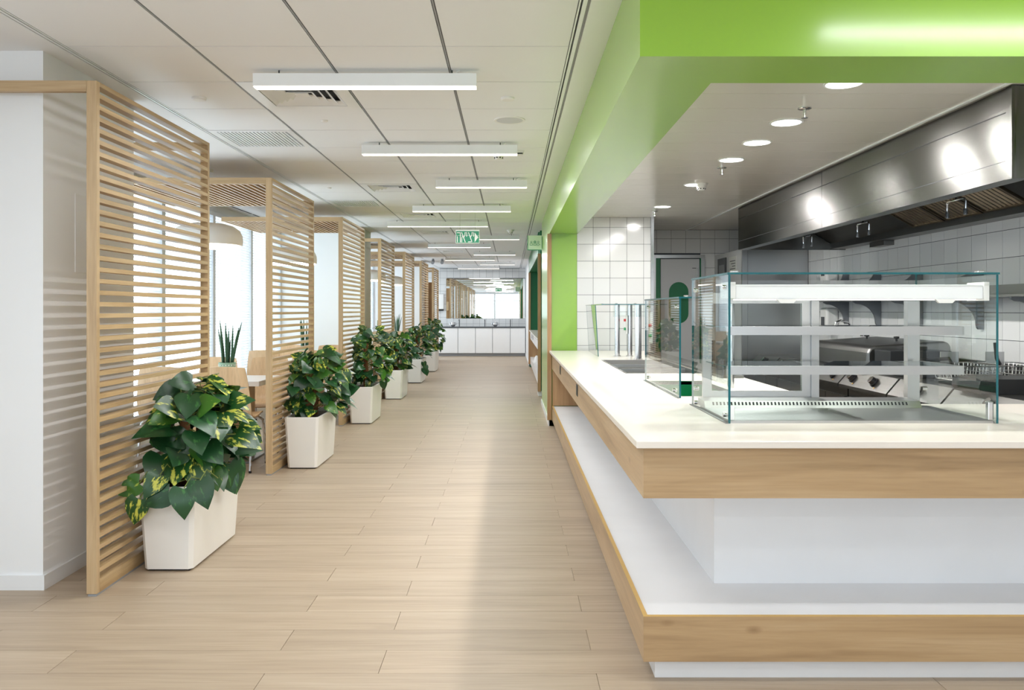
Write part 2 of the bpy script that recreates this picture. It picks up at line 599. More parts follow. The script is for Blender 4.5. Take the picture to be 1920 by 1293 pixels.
for c in range(4):
    xa = TX0 + c * TP
    cuts = sorted(diffuser_rows) if c == 1 else sorted(grille_rows) if c == 0 else []
    y_ = TY0 - 4 * TYP
    for k in cuts + [None]:
        ye = YF if k is None else TY0 + k * TYP
        box('backing', xa, xa + TP, y_, ye, CEIL + 0.0045, CEIL + 0.008, 'grid_dark', ce)
        y_ = ye + TYP
t1 = MB().box(XW, TX0 - 0.035, -7.2, YF, CEIL, CEIL + 0.045).build('trim_1', 'ceiling_paint'); tag(t1, kind='structure')
box('shadow_line', TX0 - 0.035, TX0 - 0.022, -7.2, YF, CEIL + 0.012, CEIL + 0.04, 'grid_grey', t1)
box('edge_strip', TX0 - 0.022, TX0 - 0.012, -7.2, YF, CEIL - 0.002, CEIL + 0.04, 'white_metal', t1)
xr = TX0 + 4 * TP
t2 = MB().box(xr + 0.045, 4.0, -7.2, YF, CEIL, CEIL + 0.045).build('trim_2', 'ceiling_paint'); tag(t2, kind='structure')
box('edge_strip', xr + 0.012, xr + 0.03, -7.2, YF, CEIL - 0.002, CEIL + 0.04, 'white_metal', t2)
box('shadow_line', xr + 0.03, xr + 0.045, -7.2, YF, CEIL + 0.01, CEIL + 0.04, 'grid_grey', t2)
t3 = box('trim_3', TX0 - 0.012, xr + 0.012, -7.2, TY0 - 4 * TYP, CEIL, CEIL + 0.045, 'ceiling_paint'); tag(t3, kind='structure')
# slot diffuser above the windows
for n_, (a, b_) in enumerate(((5.2, 12.2), (13.6, 20.6))):
    s = MB()
    y = a
    while y < b_ - 0.1:
        s.box(-3.44, -3.42, y, min(y + 1.34, b_), CEIL - 0.004, CEIL - 0.0005); y += 1.4
    tag(s.build('slot_diffuser', 'grille_dark', t1), kind='stuff')

# ---- ceiling air diffusers and grilles (each fills one tile)


def square_diffuser(k, label):
    xa, ya = TX0 + TP, TY0 + k * TYP
    x0, x1, y0, y1 = xa + 0.008, xa + TP - 0.008, ya + 0.003, ya + TYP - 0.003
    t = thing('air_diffuser', ((x0 + x1) / 2, (y0 + y1) / 2, CEIL), label, 'air vent', 'square ceiling air diffusers')
    cx, cy = (x0 + x1) / 2, (y0 + y1) / 2
    box('back_plate', x0, x1, y0, y1, CEIL + 0.04, CEIL + 0.045, 'grille_dark', t)
    hw = (x1 - x0) / 2
    r_out, r_in = hw, hw - 0.075
    def ring(ro, zo, ri, zi, name):
        vs = []
        for (r, z) in ((ro, zo), (ri, zi), (ri, zi + 0.003), (ro, zo + 0.003)):
            ry = r * (y1 - y0) / (x1 - x0)
            vs += [(cx - r, cy - ry, z), (cx + r, cy - ry, z), (cx + r, cy + ry, z), (cx - r, cy + ry, z)]
        fs = []
        for a in range(4):
            for j in range(4):
                fs.append((a * 4 + j, a * 4 + (j + 1) % 4, ((a + 1) % 4) * 4 + (j + 1) % 4, ((a + 1) % 4) * 4 + j))
        mesh(name, vs, fs, 'white_metal', t)
    ring(r_out, CEIL - 0.002, r_in, CEIL - 0.004, 'frame')
    r = r_in - 0.004
    while r > 0.05:
        ring(r, CEIL - 0.002, r - 0.030, CEIL + 0.020, 'louvre')
        r -= 0.046
    mesh('centre_plate', [(cx - 0.04, cy - 0.04, CEIL + 0.004), (cx + 0.04, cy - 0.04, CEIL + 0.004), (cx + 0.04, cy + 0.04, CEIL + 0.004), (cx - 0.04, cy + 0.04, CEIL + 0.004),
                          (cx - 0.04, cy - 0.04, CEIL + 0.008), (cx + 0.04, cy - 0.04, CEIL + 0.008), (cx + 0.04, cy + 0.04, CEIL + 0.008), (cx - 0.04, cy + 0.04, CEIL + 0.008)],
         [(0, 1, 2, 3), (7, 6, 5, 4), (0, 4, 5, 1), (1, 5, 6, 2), (2, 6, 7, 3), (3, 7, 4, 0)], 'white_metal', t)


for k, lb in zip(sorted(diffuser_rows), ('square white air diffuser right behind the nearest hanging linear light', 'square white air diffuser second from the camera in the tiled ceiling',
                                         'square white air diffuser third from the camera in the tiled ceiling', 'square white air diffuser just left of the exit sign, fourth from the camera',
                                         'farthest square white air diffuser in the tiled ceiling')):
    square_diffuser(k, lb)


def linear_grille(k, label):
    xa, ya = TX0, TY0 + k * TYP
    x0, x1, y0, y1 = xa + 0.008, xa + TP - 0.008, ya + 0.003, ya + TYP - 0.003
    t = thing('return_grille', ((x0 + x1) / 2, (y0 + y1) / 2, CEIL), label, 'air vent', 'linear bar ceiling grilles')
    box('back_plate', x0, x1, y0, y1, CEIL + 0.03, CEIL + 0.035, 'grille_dark', t)
    b = 0.045
    box('frame', x0, x1, y0, y0 + b, CEIL - 0.003, CEIL + 0.012, 'white_metal', t)
    box('frame', x0, x1, y1 - b, y1, CEIL - 0.003, CEIL + 0.012, 'white_metal', t)
    box('frame', x0, x0 + b, y0 + b, y1 - b, CEIL - 0.003, CEIL + 0.012, 'white_metal', t)
    box('frame', x1 - b, x1, y0 + b, y1 - b, CEIL - 0.003, CEIL + 0.012, 'white_metal', t)
    x = x0 + b + 0.006
    while x < x1 - b - 0.008:
        box('bar', x, x + 0.013, y0 + b, y1 - b, CEIL - 0.001, CEIL + 0.014, 'white_metal', t)
        x += 0.026


for k, lb in zip(sorted(grille_rows), ('white linear bar grille in the ceiling above the first slatted screen', 'linear bar grille in the ceiling above the second slatted screen', 'farthest linear bar grille, by the ceiling edge above the screens')):
    linear_grille(k, lb)

# ---- cross walls (columns) between booths
for n_, (ya, yb) in enumerate(((3.99, 4.95), (12.4, 13.35), (20.8, 21.75))):
    wl = MB().box(XW, XC, ya, yb, 0, CEIL + 0.02).build('wall_column', 'wall_paint'); tag(wl, kind='structure')
    box('skirting', XW, XC + 0.012, ya - 0.012, yb, 0, 0.072, 'skirting', wl)
    if n_ == 0:
        box('access_panel', XC - 0.002, XC + 0.004, 4.28, 4.66, 1.575, 1.99, 'wall_paint', wl, bev=0.0015)

# ---- window wall on the left
WZ0, WZ1 = 0.30, 2.54
wl = MB().box(XW - 0.2, XW, -7.2, YF, -0.004, WZ0).box(XW - 0.2, XW, -7.2, YF, WZ1, CEIL + 0.05)
for (a, b_) in ((-7.2, -3.0), (2.1, 4.95), (12.4, 13.35), (20.8, 21.75), (24.6, YF + 0.2)):
    wl.box(XW - 0.2, XW, a, b_, WZ0, WZ1)
tag(wl.build('wall_left', 'wall_paint'), kind='structure')
wi = 0


def window_run(ys, blinds, fmat='frame_grey'):
    global wi
    for a, b_ in zip(ys[:-1], ys[1:]):
        wi += 1
        r = thing('window_%d' % wi, (XW - 0.06, (a + b_) / 2, WZ0), None, None, kind='structure')
        x0, x1 = XW - 0.10, XW + 0.045
        box('frame', x0, x1, a, a + 0.04, WZ0, WZ1, fmat, r)
        box('frame', x0, x1, b_ - 0.04, b_, WZ0, WZ1, fmat, r)
        box('frame', x0, x1, a + 0.04, b_ - 0.04, WZ0, WZ0 + 0.05, fmat, r)
        box('frame', x0, x1, a + 0.04, b_ - 0.04, WZ1 - 0.05, WZ1, fmat, r)
        box('pane', XW - 0.07, XW - 0.062, a + 0.04, b_ - 0.04, WZ0 + 0.05, WZ1 - 0.05, 'window_glass', r)
        if blinds and b_ - a > 0.8:
            lab = {0: 'white venetian blind at the window behind the first slatted screen', }
            t = thing('venetian_blind', (XW, (a + b_) / 2, WZ0), 'white venetian blind on ' + blinds[ys.index(a)], 'blind', 'venetian blinds along the window wall')
            box('head_rail', XW + 0.005, XW + 0.035, a + 0.045, b_ - 0.045, WZ1 - 0.04, WZ1, 'blind', t)
            m_ = MB()
            z = WZ0 + 0.03
            while z < WZ1 - 0.05:
                m_.add([(XW + 0.008, a + 0.05, z - 0.006), (XW + 0.033, a + 0.05, z + 0.008), (XW + 0.033, b_ - 0.05, z + 0.008), (XW + 0.008, b_ - 0.05, z - 0.006),
                        (XW + 0.008, a + 0.05, z - 0.0052), (XW + 0.033, a + 0.05, z + 0.0088), (XW + 0.033, b_ - 0.05, z + 0.0088), (XW + 0.008, b_ - 0.05, z - 0.0052)],
                       [(0, 1, 2, 3), (7, 6, 5, 4), (0, 4, 5, 1), (1, 5, 6, 2), (2, 6, 7, 3), (3, 7, 4, 0)])
                z += 0.035
            tag(m_.build('slats', 'blind', t), kind='stuff')
            c_ = MB()
            for yy in (a + 0.2, b_ - 0.2):
                c_.tube([(XW + 0.02, yy, WZ0 + 0.02), (XW + 0.02, yy, WZ1 - 0.03)], 0.0012, 4)
            c_.build('cord', 'white_plastic', t)


window_run([4.95, 5.4, 6.8, 8.2, 9.6, 11.0, 12.4], {1: 'the window nearest the first cross wall', 2: 'the window behind the first slatted screen, left half', 3: 'the window behind the first slatted screen, right half',
           4: 'the window between the first and second screens', 5: 'the window just left of the second screen post'})
window_run([13.35, 13.8, 15.2, 16.6, 18.0, 19.4, 20.8], {1: 'the first window past the second cross wall', 2: 'the second window past the second cross wall', 3: 'the third window past the second cross wall', 4: 'the fourth window past the second cross wall', 5: 'the fifth window past the second cross wall'})
window_run([21.75, 23.2, 24.6], None)
window_run([-3.0, -1.3, 0.4, 2.1], None)

# ---- wall behind the camera with tall windows (the mirror shows them)
wl = MB().box(XW, -3.3, -7.3, -7.1, 0, CEIL + 0.05).box(3.3, 4.0, -7.3, -7.1, 0, CEIL + 0.05).box(-3.3, 3.3, -7.3, -7.1, -0.004, 0.3).box(-3.3, 3.3, -7.3, -7.1, 2.54, CEIL + 0.05)
tag(wl.build('wall_back', 'wall_paint'), kind='structure')
for a in (-3.3, -1.1, 1.1):
    wi += 1
    r = thing('window_%d' % wi, (a + 1.1, -7.2, 0.3), None, None, kind='structure')
    box('frame', a, a + 0.06, -7.25, -7.15, 0.3, 2.54, 'white_metal', r)
    box('frame', a + 2.14, a + 2.2, -7.25, -7.15, 0.3, 2.54, 'white_metal', r)
    box('frame', a + 0.06, a + 2.14, -7.25, -7.15, 0.3, 0.36, 'white_metal', r)
    box('frame', a + 0.06, a + 2.14, -7.25, -7.15, 2.0, 2.05, 'white_metal', r)
    box('frame', a + 0.06, a + 2.14, -7.25, -7.15, 2.48, 2.54, 'white_metal', r)
    box('pane', a + 0.06, a + 2.14, -7.205, -7.197, 0.36, 2.0, 'window_glass', r)
tag(box('wall_right', 3.62, 4.0, -7.2, YF + 0.2, -0.004, CEIL + 0.05, 'wall_paint'), kind='structure')

# ---- far wall, tiled
fw = box('wall_far', XW, 0.9, YF + 0.008, YF + 0.25, 0, CEIL + 0.05, 'grout'); tag(fw, kind='structure')
MX0, MX1, MZ0, MZ1 = -1.96, 0.45, 1.12, 2.34
for i in range(-13, 3):
    for k in range(0, 10):
        xa, za = 0.06 + 0.2 * i, 0.755 + 0.2 * k
        xb, zb = xa + 0.2, min(za + 0.2, CEIL)
        if xa < -2.6 or xa > 0.3 or zb - za < 0.04: continue
        if xa > MX0 - 0.001 and xb < MX1 + 0.2 and za > MZ0 and zb < MZ1 + 0.03: continue
        box('tile', xa + 0.002, xb - 0.002, YF, YF + 0.0075, za + 0.002, zb - 0.002, 'tile', fw)

# ---- green beam over the counter, kitchen ceiling
BEAM_Z = 2.277
gb = MB().prism([(0.461, 2.884), (3.62, 2.884), (3.62, 3.224), (0.797, 3.224), (0.797, 9.62), (0.461, 9.62)], 'z', BEAM_Z, CEIL + 0.01).build('trim_4', 'lime')
tag(gb, kind='structure')
KC = 2.475
kc = box('ceiling_kitchen', 0.797, 3.62, 3.224, 11.2, KC + 0.012, KC + 0.06, 'grid_grey'); tag(kc, kind='structure')
y = 3.226
while y < 11.1:
    box('ceiling_plank', 0.80, 2.40, y + 0.002, min(y + 0.3, 11.15) - 0.002, KC, KC + 0.011, 'metal_plank', kc)
    y += 0.3
box('ceiling_panel', 2.42, 3.62, 3.226, 11.15, KC + 0.002, KC + 0.011, 'metal_plank', kc)
box('ceiling_rail', 2.40, 2.42, 3.226, 11.15, KC - 0.008, KC + 0.011, 'white_metal', kc)

# ---- green pier and corridor wall past the counter
p1 = MB().box(0.461, 0.789, 9.62, 11.9, 0, CEIL).build('wall_pier', 'lime'); tag(p1, kind='structure')
box('skirting', 0.449, 0.789, 9.62, 11.9, 0, 0.075, 'skirting', p1)
tw = box('trim_5', 0.437, 0.487, 9.585, 9.625, 0.075, BEAM_Z, 'oak_z'); tag(tw, kind='structure')
# recess wall (to the wash rooms) and deep green pier
r1 = MB().box(0.789, 0.95, 11.75, 13.0, 0, CEIL).build('wall_recess', 'deep_green'); tag(r1, kind='structure')
p2 = MB().box(0.475, 0.789, 13.0, 13.25, 0, CEIL).build('wall_pier', 'deep_green'); tag(p2, kind='structure')
box('skirting', 0.445, 0.789, 12.985, 13.25, 0, 0.075, 'skirting', p2)
tag(box('trim_6', 0.437, 0.487, 12.94, 12.985, 0.075, BEAM_Z, 'oak_z'), kind='structure')
s2 = MB().box(0.455, 0.80, 13.25, 20.2, BEAM_Z, CEIL).box(0.80, 2.2, 13.25, 20.2, 2.45, CEIL).build('trim_7', 'deep_green'); tag(s2, kind='structure')
p3 = MB().box(0.475, 2.2, 19.6, 19.8, 0, BEAM_Z).build('wall_pier', 'deep_green'); tag(p3, kind='structure')
p4 = MB().box(0.461, 0.9, 19.8, YF, 0, CEIL).build('wall_corridor', 'wall_paint'); tag(p4, kind='structure')
box('skirting', 0.449, 0.9, 19.8, YF, 0, 0.075, 'skirting', p4)
tag(box('trim_8', 0.437, 0.487, 19.56, 19.605, 0.075, BEAM_Z, 'oak_z'), kind='structure')
tag(box('wall_niche', 2.2, 2.35, 13.0, 20.2, 0, CEIL, 'deep_green'), kind='structure')

# ---- kitchen walls with single tiles
TZ = 1.355
kw = box('wall_kitchen_left', 0.789, 1.67, 9.628, 9.75, 0, KC + 0.02, 'grout'); tag(kw, kind='structure')
for xa in (0.7816, 0.9816, 1.1816, 1.3816, 1.5816):
    for k in range(-3, 6):
        za = TZ + 0.2 * k
        a, b_ = max(xa, 0.79), min(xa + 0.2, 1.665)
        zb = min(za + 0.2, KC)
        if zb - za < 0.02: continue
        box('tile', a + 0.002, b_ - 0.002, 9.62, 9.6275, za + 0.002, zb - 0.002, 'tile', kw)
box('corner_guard', 1.665, 1.70, 9.6, 9.76, 0.9, KC, 'chrome', kw)
kb = box('wall_kitchen_back', 1.55, 3.62, 11.16, 11.3, 0, KC + 0.02, 'grout'); tag(kb, kind='structure')
for i in range(-3, 8):
    xa = 2.212 + 0.2 * i
    for k in range(-2, 6):
        za = TZ + 0.2 * k
        zb = min(za + 0.2, KC)
        if zb - za < 0.02 or (xa > 2.9 and zb < 2.0) or xa > 3.45: continue
        if xa > 1.8 and xa + 0.2 < 2.66 and zb < 2.16: continue
        xb = xa + 0.2
        box('tile', xa + 0.002, xb - 0.002, 11.152, 11.1595, za + 0.002, zb - 0.002, 'tile', kb)
kr = box('wall_kitchen_right', 3.608, 3.615, 3.3, 11.15, 0.0, KC, 'grout'); tag(kr, kind='structure')
for i in range(-22, 7):
    ya = 8.53 + 0.2 * i
    for k in range(-2, 5):
        za = TZ + 0.2 * k
        if ya > 9.75: continue
        zb = min(za + 0.2, 2.2)
        box('tile', 3.60, 3.6078, ya + 0.002, min(ya + 0.198, 9.79), za + 0.002, zb - 0.002, 'tile', kr)

# ---- kitchen door
d1 = thing('door_1', (2.3, 11.13, 0), None, None, kind='structure')
box('frame', 1.93, 1.99, 11.09, 11.15, 0, 2.13, 'steel_z', d1)
box('frame', 2.61, 2.66, 11.09, 11.15, 0, 2.13, 'steel_z', d1)
box('frame', 1.99, 2.61, 11.09, 11.15, 2.085, 2.13, 'steel_x', d1)
box('lining', 1.99, 2.055, 11.10, 11.14, 0, 2.085, 'deep_green', d1)
box('lining', 2.597, 2.61, 11.10, 11.14, 0, 2.085, 'deep_green', d1)
lf = box('leaf', 2.06, 2.592, 11.105, 11.14, 0.01, 2.075, 'door_grey', d1, bev=0.003)
pts = []
cx, cz, rx, hz = 2.305, 1.475, 0.133, 0.15
for j in range(13):
    t = math.pi * j / 12
    pts.append((cx + rx * math.cos(t), cz + hz + rx * math.sin(t)))
for j in range(13):
    t = math.pi + math.pi * j / 12
    pts.append((cx + rx * math.cos(t), cz - hz + rx * math.sin(t)))
MB().prism(pts, 'y', 11.098, 11.105).build('oval_panel', 'deep_green', lf)
MB().tube([(2.56, 11.09, 1.72), (2.56, 11.09, 1.95)], 0.008).build('handle', 'steel_z', lf)
box('lettering_strip', 2.49, 2.545, 11.1035, 11.1048, 1.945, 1.953, 'dark_grey', lf)

# ================================================================== THINGS
# ---- slatted timber portals
PORTAL_L = 1.46
starts = [3.89 + 2.85 * k for k in range(7)]
ordn = ['first', 'second', 'third', 'fourth', 'fifth', 'sixth', 'farthest']
plab = ['slatted oak portal screen nearest the camera, in front of the white cross wall', 'second slatted oak portal screen from the camera, with a slatted roof over the first table',
        'third slatted oak portal screen from the camera, with a slatted roof', 'fourth slatted oak portal screen from the camera, beside the second cross wall',
        'fifth slatted oak portal screen from the camera', 'sixth slatted oak portal screen from the camera', 'farthest slatted oak portal screen, beside the wash basins']
PD = 0.05
for k, y0 in enumerate(starts):
    y1 = y0 + PORTAL_L
    t = thing('slatted_portal_screen', (XS - PD / 2, (y0 + y1) / 2, 0), plab[k], 'screen', 'slatted timber portals along the corridor')
    roof = k not in (0, 3, 6)
    xl = -3.42
    H = 2.476
    box('post', XS - PD, XS, y0, y0 + 0.03, 0.012, H, 'screen_wood_z', t, bev=0.0015)
    box('post', XS - PD, XS, y1 - 0.03, y1, 0.012, H, 'screen_wood_z', t, bev=0.0015)
    box('floor_strip', XS - PD + 0.006, XS - 0.004, y0 + 0.004, y1 - 0.004, 0.0, 0.012, 'grid_grey', t)
    box('bottom_rail', XS - PD, XS, y0 + 0.03, y1 - 0.03, 0.012, 0.075, 'screen_wood_y', t)
    z = 0.075 + 0.0325
    n_s = 43
    pitch = (H - 0.022 - z) / (n_s - 1)
    for i in range(n_s):
        box('slat', XS - PD + 0.003, XS - 0.001, y0 + 0.03, y1 - 0.03, z + i * pitch, z + i * pitch + 0.0215, 'screen_wood_y', t)
    # top beams across the booth
    box('beam', xl, XS - PD, y0, y0 + 0.03, H - 0.052, H, 'screen_wood_x', t)
    box('beam', xl, XS - PD, y1 - 0.03, y1, H - 0.052, H, 'screen_wood_x', t) if k not in (0, 3, 6) else box('beam', XC - 1.1 if y1 > (4.95, 12.4, 0, 13.35, 0, 0, 21.75)[k] else XC, XS - PD, y1 - 0.03, y1, H - 0.052, H, 'screen_wood_x', t)
    if roof:
        x = xl + 0.004
        while x < XS - PD - 0.02:
            box('roof_slat', x, x + 0.0215, y0 + 0.03, y1 - 0.03, H - 0.052, H - 0.004, 'screen_wood_y', t)
            x += 0.0545

# wooden end panel with towel dispenser beside the farthest portal
t = thing('timber_panel', (-2.17, 20.77, 0), 'tall oak panel in front of the farthest cross wall', 'panel')
box('board', XC - 0.15, XS - PD - 0.004, 21.80, 21.83, 0.0, 2.12, 'oak_z', t)
box('towel_box', -2.24, -2.10, 21.83, 21.93, 1.36, 1.66, 'beech', t)

# ---- linear lights
lights = [  # y, xc, length
    (4.28, -0.77, 1.18), (6.14, -0.537, 1.18), (7.80, -0.28, 0.88), (9.72, -0.585, 1.18), (11.47, -1.03, 1.42), (13.6, -0.30, 0.9),
    (15.3, -0.966, 1.18), (17.4, -0.34, 0.9), (19.3, -0.965, 1.18), (21.2, -0.335, 0.9), (23.2, -0.91, 1.18)]
llab = ['nearest white linear light hanging under the tiled ceiling', 'second white linear light from the camera', 'third linear light from the camera, a short one', 'fourth linear light from the camera',
        'fifth linear light from the camera, a long one left of the exit sign', 'sixth linear light from the camera, behind the exit sign', 'seventh linear light from the camera', 'eighth linear light from the camera, a short one',
        'ninth linear light from the camera', 'tenth linear light from the camera, a short one', 'farthest linear light, nearest the far tiled wall']


def linear_light(y, xc, L, label, power=15):
    t = thing('linear_light', (xc, y, 2.6), label, 'ceiling light', 'hanging linear lights')
    x0, x1 = xc - L / 2, xc + L / 2
    box('housing', x0, x1, y, y + 0.062, 2.5578, 2.625, 'white_metal', t)
    box('diffuser', x0 + 0.002, x1 - 0.002, y + 0.002, y + 0.060, 2.5535, 2.5576, 'led', t)
    for s in (-1, 1):
        xx = xc + s * (L / 2 - 0.13)
        MB().tube([(xx, y + 0.03, 2.624), (xx, y + 0.03, 2.648)], 0.004, 6).build('hanger', 'dark_grey', t)
    MB().tube([(xc + L / 2 - 0.11, y + 0.03, 2.624), (xc + L / 2 - 0.105, y + 0.03, 2.64), (xc + L / 2 - 0.09, y + 0.035, 2.649)], 0.003, 6).build('cable', 'white_plastic', t)
    a = area('lamp_light', (0, 0, 0), (0, 0, 0), L - 0.02, 0.05, power * L / 1.18, (0.96, 0.985, 1.0))
    a.parent = t
    a.location = Vector((xc, y + 0.031, 2.5525)) - wloc(t)
    return t


for (y, xc, L), lb in zip(lights, llab):
    linear_light(y, xc, L, lb)

# ---- small ceiling fittings


def disc(name, x, y, z, r, h, label, cat, mat='white_plastic', group=None, rim=0.006):
    m_ = MB().lathe(x, y, [(0.0001, z - h), (r - rim, z - h), (r, z - h + rim * 0.7), (r, z), (0.0001, z)], 28)
    return tag(smooth_by_angle(m_.build(name, mat)), label, cat, group)


disc('cover_plate', -1.87, 4.87, CEIL, 0.042, 0.016, 'small round white cover plate in the ceiling, above the first screen', 'ceiling fitting', group='round ceiling plates')
disc('cover_plate', -0.016, 4.87, CEIL, 0.04, 0.016, 'small round white cover plate in the ceiling, before the speaker', 'ceiling fitting', group='round ceiling plates')
t = thing('ceiling_speaker', (-0.005, 5.44, CEIL), 'flush round white ceiling loudspeaker', 'speaker')
smooth_by_angle(MB().lathe(-0.005, 5.44, [(0.088, CEIL - 0.004), (0.104, CEIL - 0.006), (0.106, CEIL), (0.0001, CEIL)], 36).build('rim', 'white_plastic', t))
smooth_by_angle(MB().lathe(-0.005, 5.44, [(0.0001, CEIL - 0.007), (0.05, CEIL - 0.0068), (0.089, CEIL - 0.0045), (0.089, CEIL - 0.001), (0.0001, CEIL - 0.001)], 36).build('grille', 'fitting_grey', t))


def smoke_detector(x, y, z, label, s=1.0):
    t = thing('smoke_detector', (x, y, z), label, 'smoke detector', 'smoke detectors')
    smooth_by_angle(MB().lathe(x, y, [(0.0001, z - 0.022 * s), (0.052 * s, z - 0.022 * s), (0.056 * s, z - 0.012 * s), (0.056 * s, z), (0.0001, z)], 28).build('base', 'white_plastic', t))
    smooth_by_angle(MB().lathe(x, y, [(0.0001, z - 0.062 * s), (0.026 * s, z - 0.06 * s), (0.032 * s, z - 0.05 * s), (0.045 * s, z - 0.0225 * s), (0.0001, z - 0.0225 * s)], 28).build('chamber', 'white_plastic', t))
    for j in range(8):
        a = 2 * math.pi * (j + 0.5) / 8
        box('slot', x + 0.0335 * s * math.cos(a) - 0.005, x + 0.0335 * s * math.cos(a) + 0.005, y + 0.0335 * s * math.sin(a) - 0.005, y + 0.0335 * s * math.sin(a) + 0.005, z - 0.052 * s, z - 0.044 * s, 'black_plastic', t)


smoke_detector(-0.095, 6.55, CEIL, 'white smoke detector behind the second linear light')
smoke_detector(0.0, 12.9, CEIL, 'white smoke detector right of the exit sign')
smoke_detector(1.66, 7.05, KC, 'white smoke detector on the kitchen ceiling beside the fourth downlight')
t = thing('motion_sensor', (0.075, 6.5, CEIL), 'tiny white motion sensor box at the end of the second linear light', 'sensor')
MB().prism([(0.04, CEIL), (0.05, CEIL - 0.03), (0.10, CEIL - 0.03), (0.11, CEIL)], 'y', 6.48, 6.54).build('case', 'white_plastic', t)
box('lens', 0.052, 0.098, 6.478, 6.4805, CEIL - 0.028, CEIL - 0.018, 'black_plastic', t)


def sprinkler(x, y, z, label):
    t = thing('sprinkler', (x, y, z), label, 'sprinkler', 'fire sprinklers')
    smooth_by_angle(MB().lathe(x, y, [(0.012, z - 0.012), (0.03, z - 0.009), (0.036, z - 0.006), (0.036, z), (0.0001, z)], 24).build('escutcheon', 'chrome', t))
    smooth_by_angle(MB().lathe(x, y, [(0.0001, z - 0.05), (0.007, z - 0.05), (0.009, z - 0.02), (0.009, z - 0.005)], 12).build('body', 'chrome', t))
    smooth_by_angle(MB().lathe(x, y, [(0.0001, z - 0.056), (0.018, z - 0.056), (0.018, z - 0.0535), (0.0001, z - 0.0515)], 16).build('deflector', 'chrome', t))


sprinkler(1.60, 4.41, KC, 'chrome sprinkler beside the nearest fully visible kitchen downlight')
sprinkler(1.63, 6.25, KC, 'chrome sprinkler behind the third kitchen downlight')
sprinkler(1.60, 9.0, KC, 'chrome sprinkler by the steel corner guard of the tiled wall')
disc('flush_sprinkler', -1.25, 5.45, CEIL, 0.022, 0.012, 'tiny white flush sprinkler in the ceiling behind the nearest air diffuser', 'ceiling fitting', group='flush sprinklers')
disc('flush_sprinkler', -1.89, 8.45, CEIL, 0.024, 0.012, 'tiny white flush sprinkler in the ceiling above the second slatted screen', 'ceiling fitting', group='flush sprinklers')
for x, y, lb in ((-1.93, 20.2, 'left grey ceiling spot far above the sixth screen'), (-1.7, 20.2, 'right grey ceiling spot far above the sixth screen')):
    t = thing('ceiling_spot', (x, y, CEIL), lb, 'spotlight', 'grey ceiling spots')
    MB().lathe(x, y, [(0.0001, CEIL - 0.03), (0.03, CEIL - 0.03), (0.03, CEIL), (0.0001, CEIL)], 16).build('mount', 'grid_grey', t)
    MB().tube([(x, y - 0.07, CEIL - 0.10), (x, y + 0.05, CEIL - 0.05)], 0.04, 14).build('head', 'grid_grey', t)

# ---- kitchen downlights
for i, (y, lb) in enumerate(((3.93, 'round kitchen downlight half hidden above the green beam'), (4.75, 'nearest fully visible round kitchen downlight'), (5.32, 'second fully visible round kitchen downlight'), (5.93, 'third fully visible round kitchen downlight'),
                             (7.11, 'round kitchen downlight beside the smoke detector'), (8.62, 'farthest round kitchen downlight, near the tiled wall'))):
    x = 1.617
    t = thing('downlight', (x, y, KC), lb, 'downlight', 'round kitchen downlights')
    smooth_by_angle(MB().lathe(x, y, [(0.082, KC - 0.001), (0.084, KC - 0.006), (0.096, KC - 0.004), (0.097, KC - 0.0002), (0.082, KC - 0.0002)], 36).build('rim', 'white_metal', t))
    MB().lathe(x, y, [(0.0001, KC - 0.0035), (0.0825, KC - 0.0035), (0.0825, KC - 0.0005), (0.0001, KC - 0.0005)], 36).build('diffuser', 'led_cool', t)
    d = bpy.data.lights.new('downlight_light', 'AREA'); d.shape = 'DISK'; d.size = 0.16; d.energy = 17; d.color = (1, 0.98, 0.95)
    o = bpy.data.objects.new('downlight_light', d); col.objects.link(o); o.parent = t; o.location = (0, 0, -0.008)

# ---- exit sign (Hebrew lettering)


def stroke(m_, pts, wd, y0, y1, mi=0):
    for a, b_ in zip(pts[:-1], pts[1:]):
        a, b_ = Vector(a), Vector(b_)
        d = (b_ - a).normalized(); nrm = Vector((-d.y, d.x)) * wd / 2
        e = d * wd * 0.35
        m_.prism([tuple(a - e + nrm), tuple(b_ + e + nrm), tuple(b_ + e - nrm), tuple(a - e - nrm)], 'y', y0, y1, mi)


EX, EY, EZ, EW, EH = -0.565, 10.7, 2.346, 0.315, 0.18
t = thing('exit_sign', (EX, EY, EZ), 'green hanging exit sign with white Hebrew lettering and arrow', 'exit sign')
box('housing', EX - EW / 2, EX + EW / 2, EY, EY + 0.03, EZ - EH / 2, EZ + EH / 2, 'sign_white', t, bev=0.003)
box('face', EX - EW / 2 + 0.007, EX + EW / 2 - 0.007, EY - 0.002, EY - 0.0002, EZ - EH / 2 + 0.007, EZ + EH / 2 - 0.02, 'sign_green', t)
box('face', EX - EW / 2 + 0.007, EX + EW / 2 - 0.007, EY + 0.0302, EY + 0.032, EZ - EH / 2 + 0.007, EZ + EH / 2 - 0.02, 'sign_green', t)


def sx(p): return EX - EW / 2 + (p[0] - 150) / 420 * EW, EZ + EH / 2 - (p[1] - 100) / 245 * EH


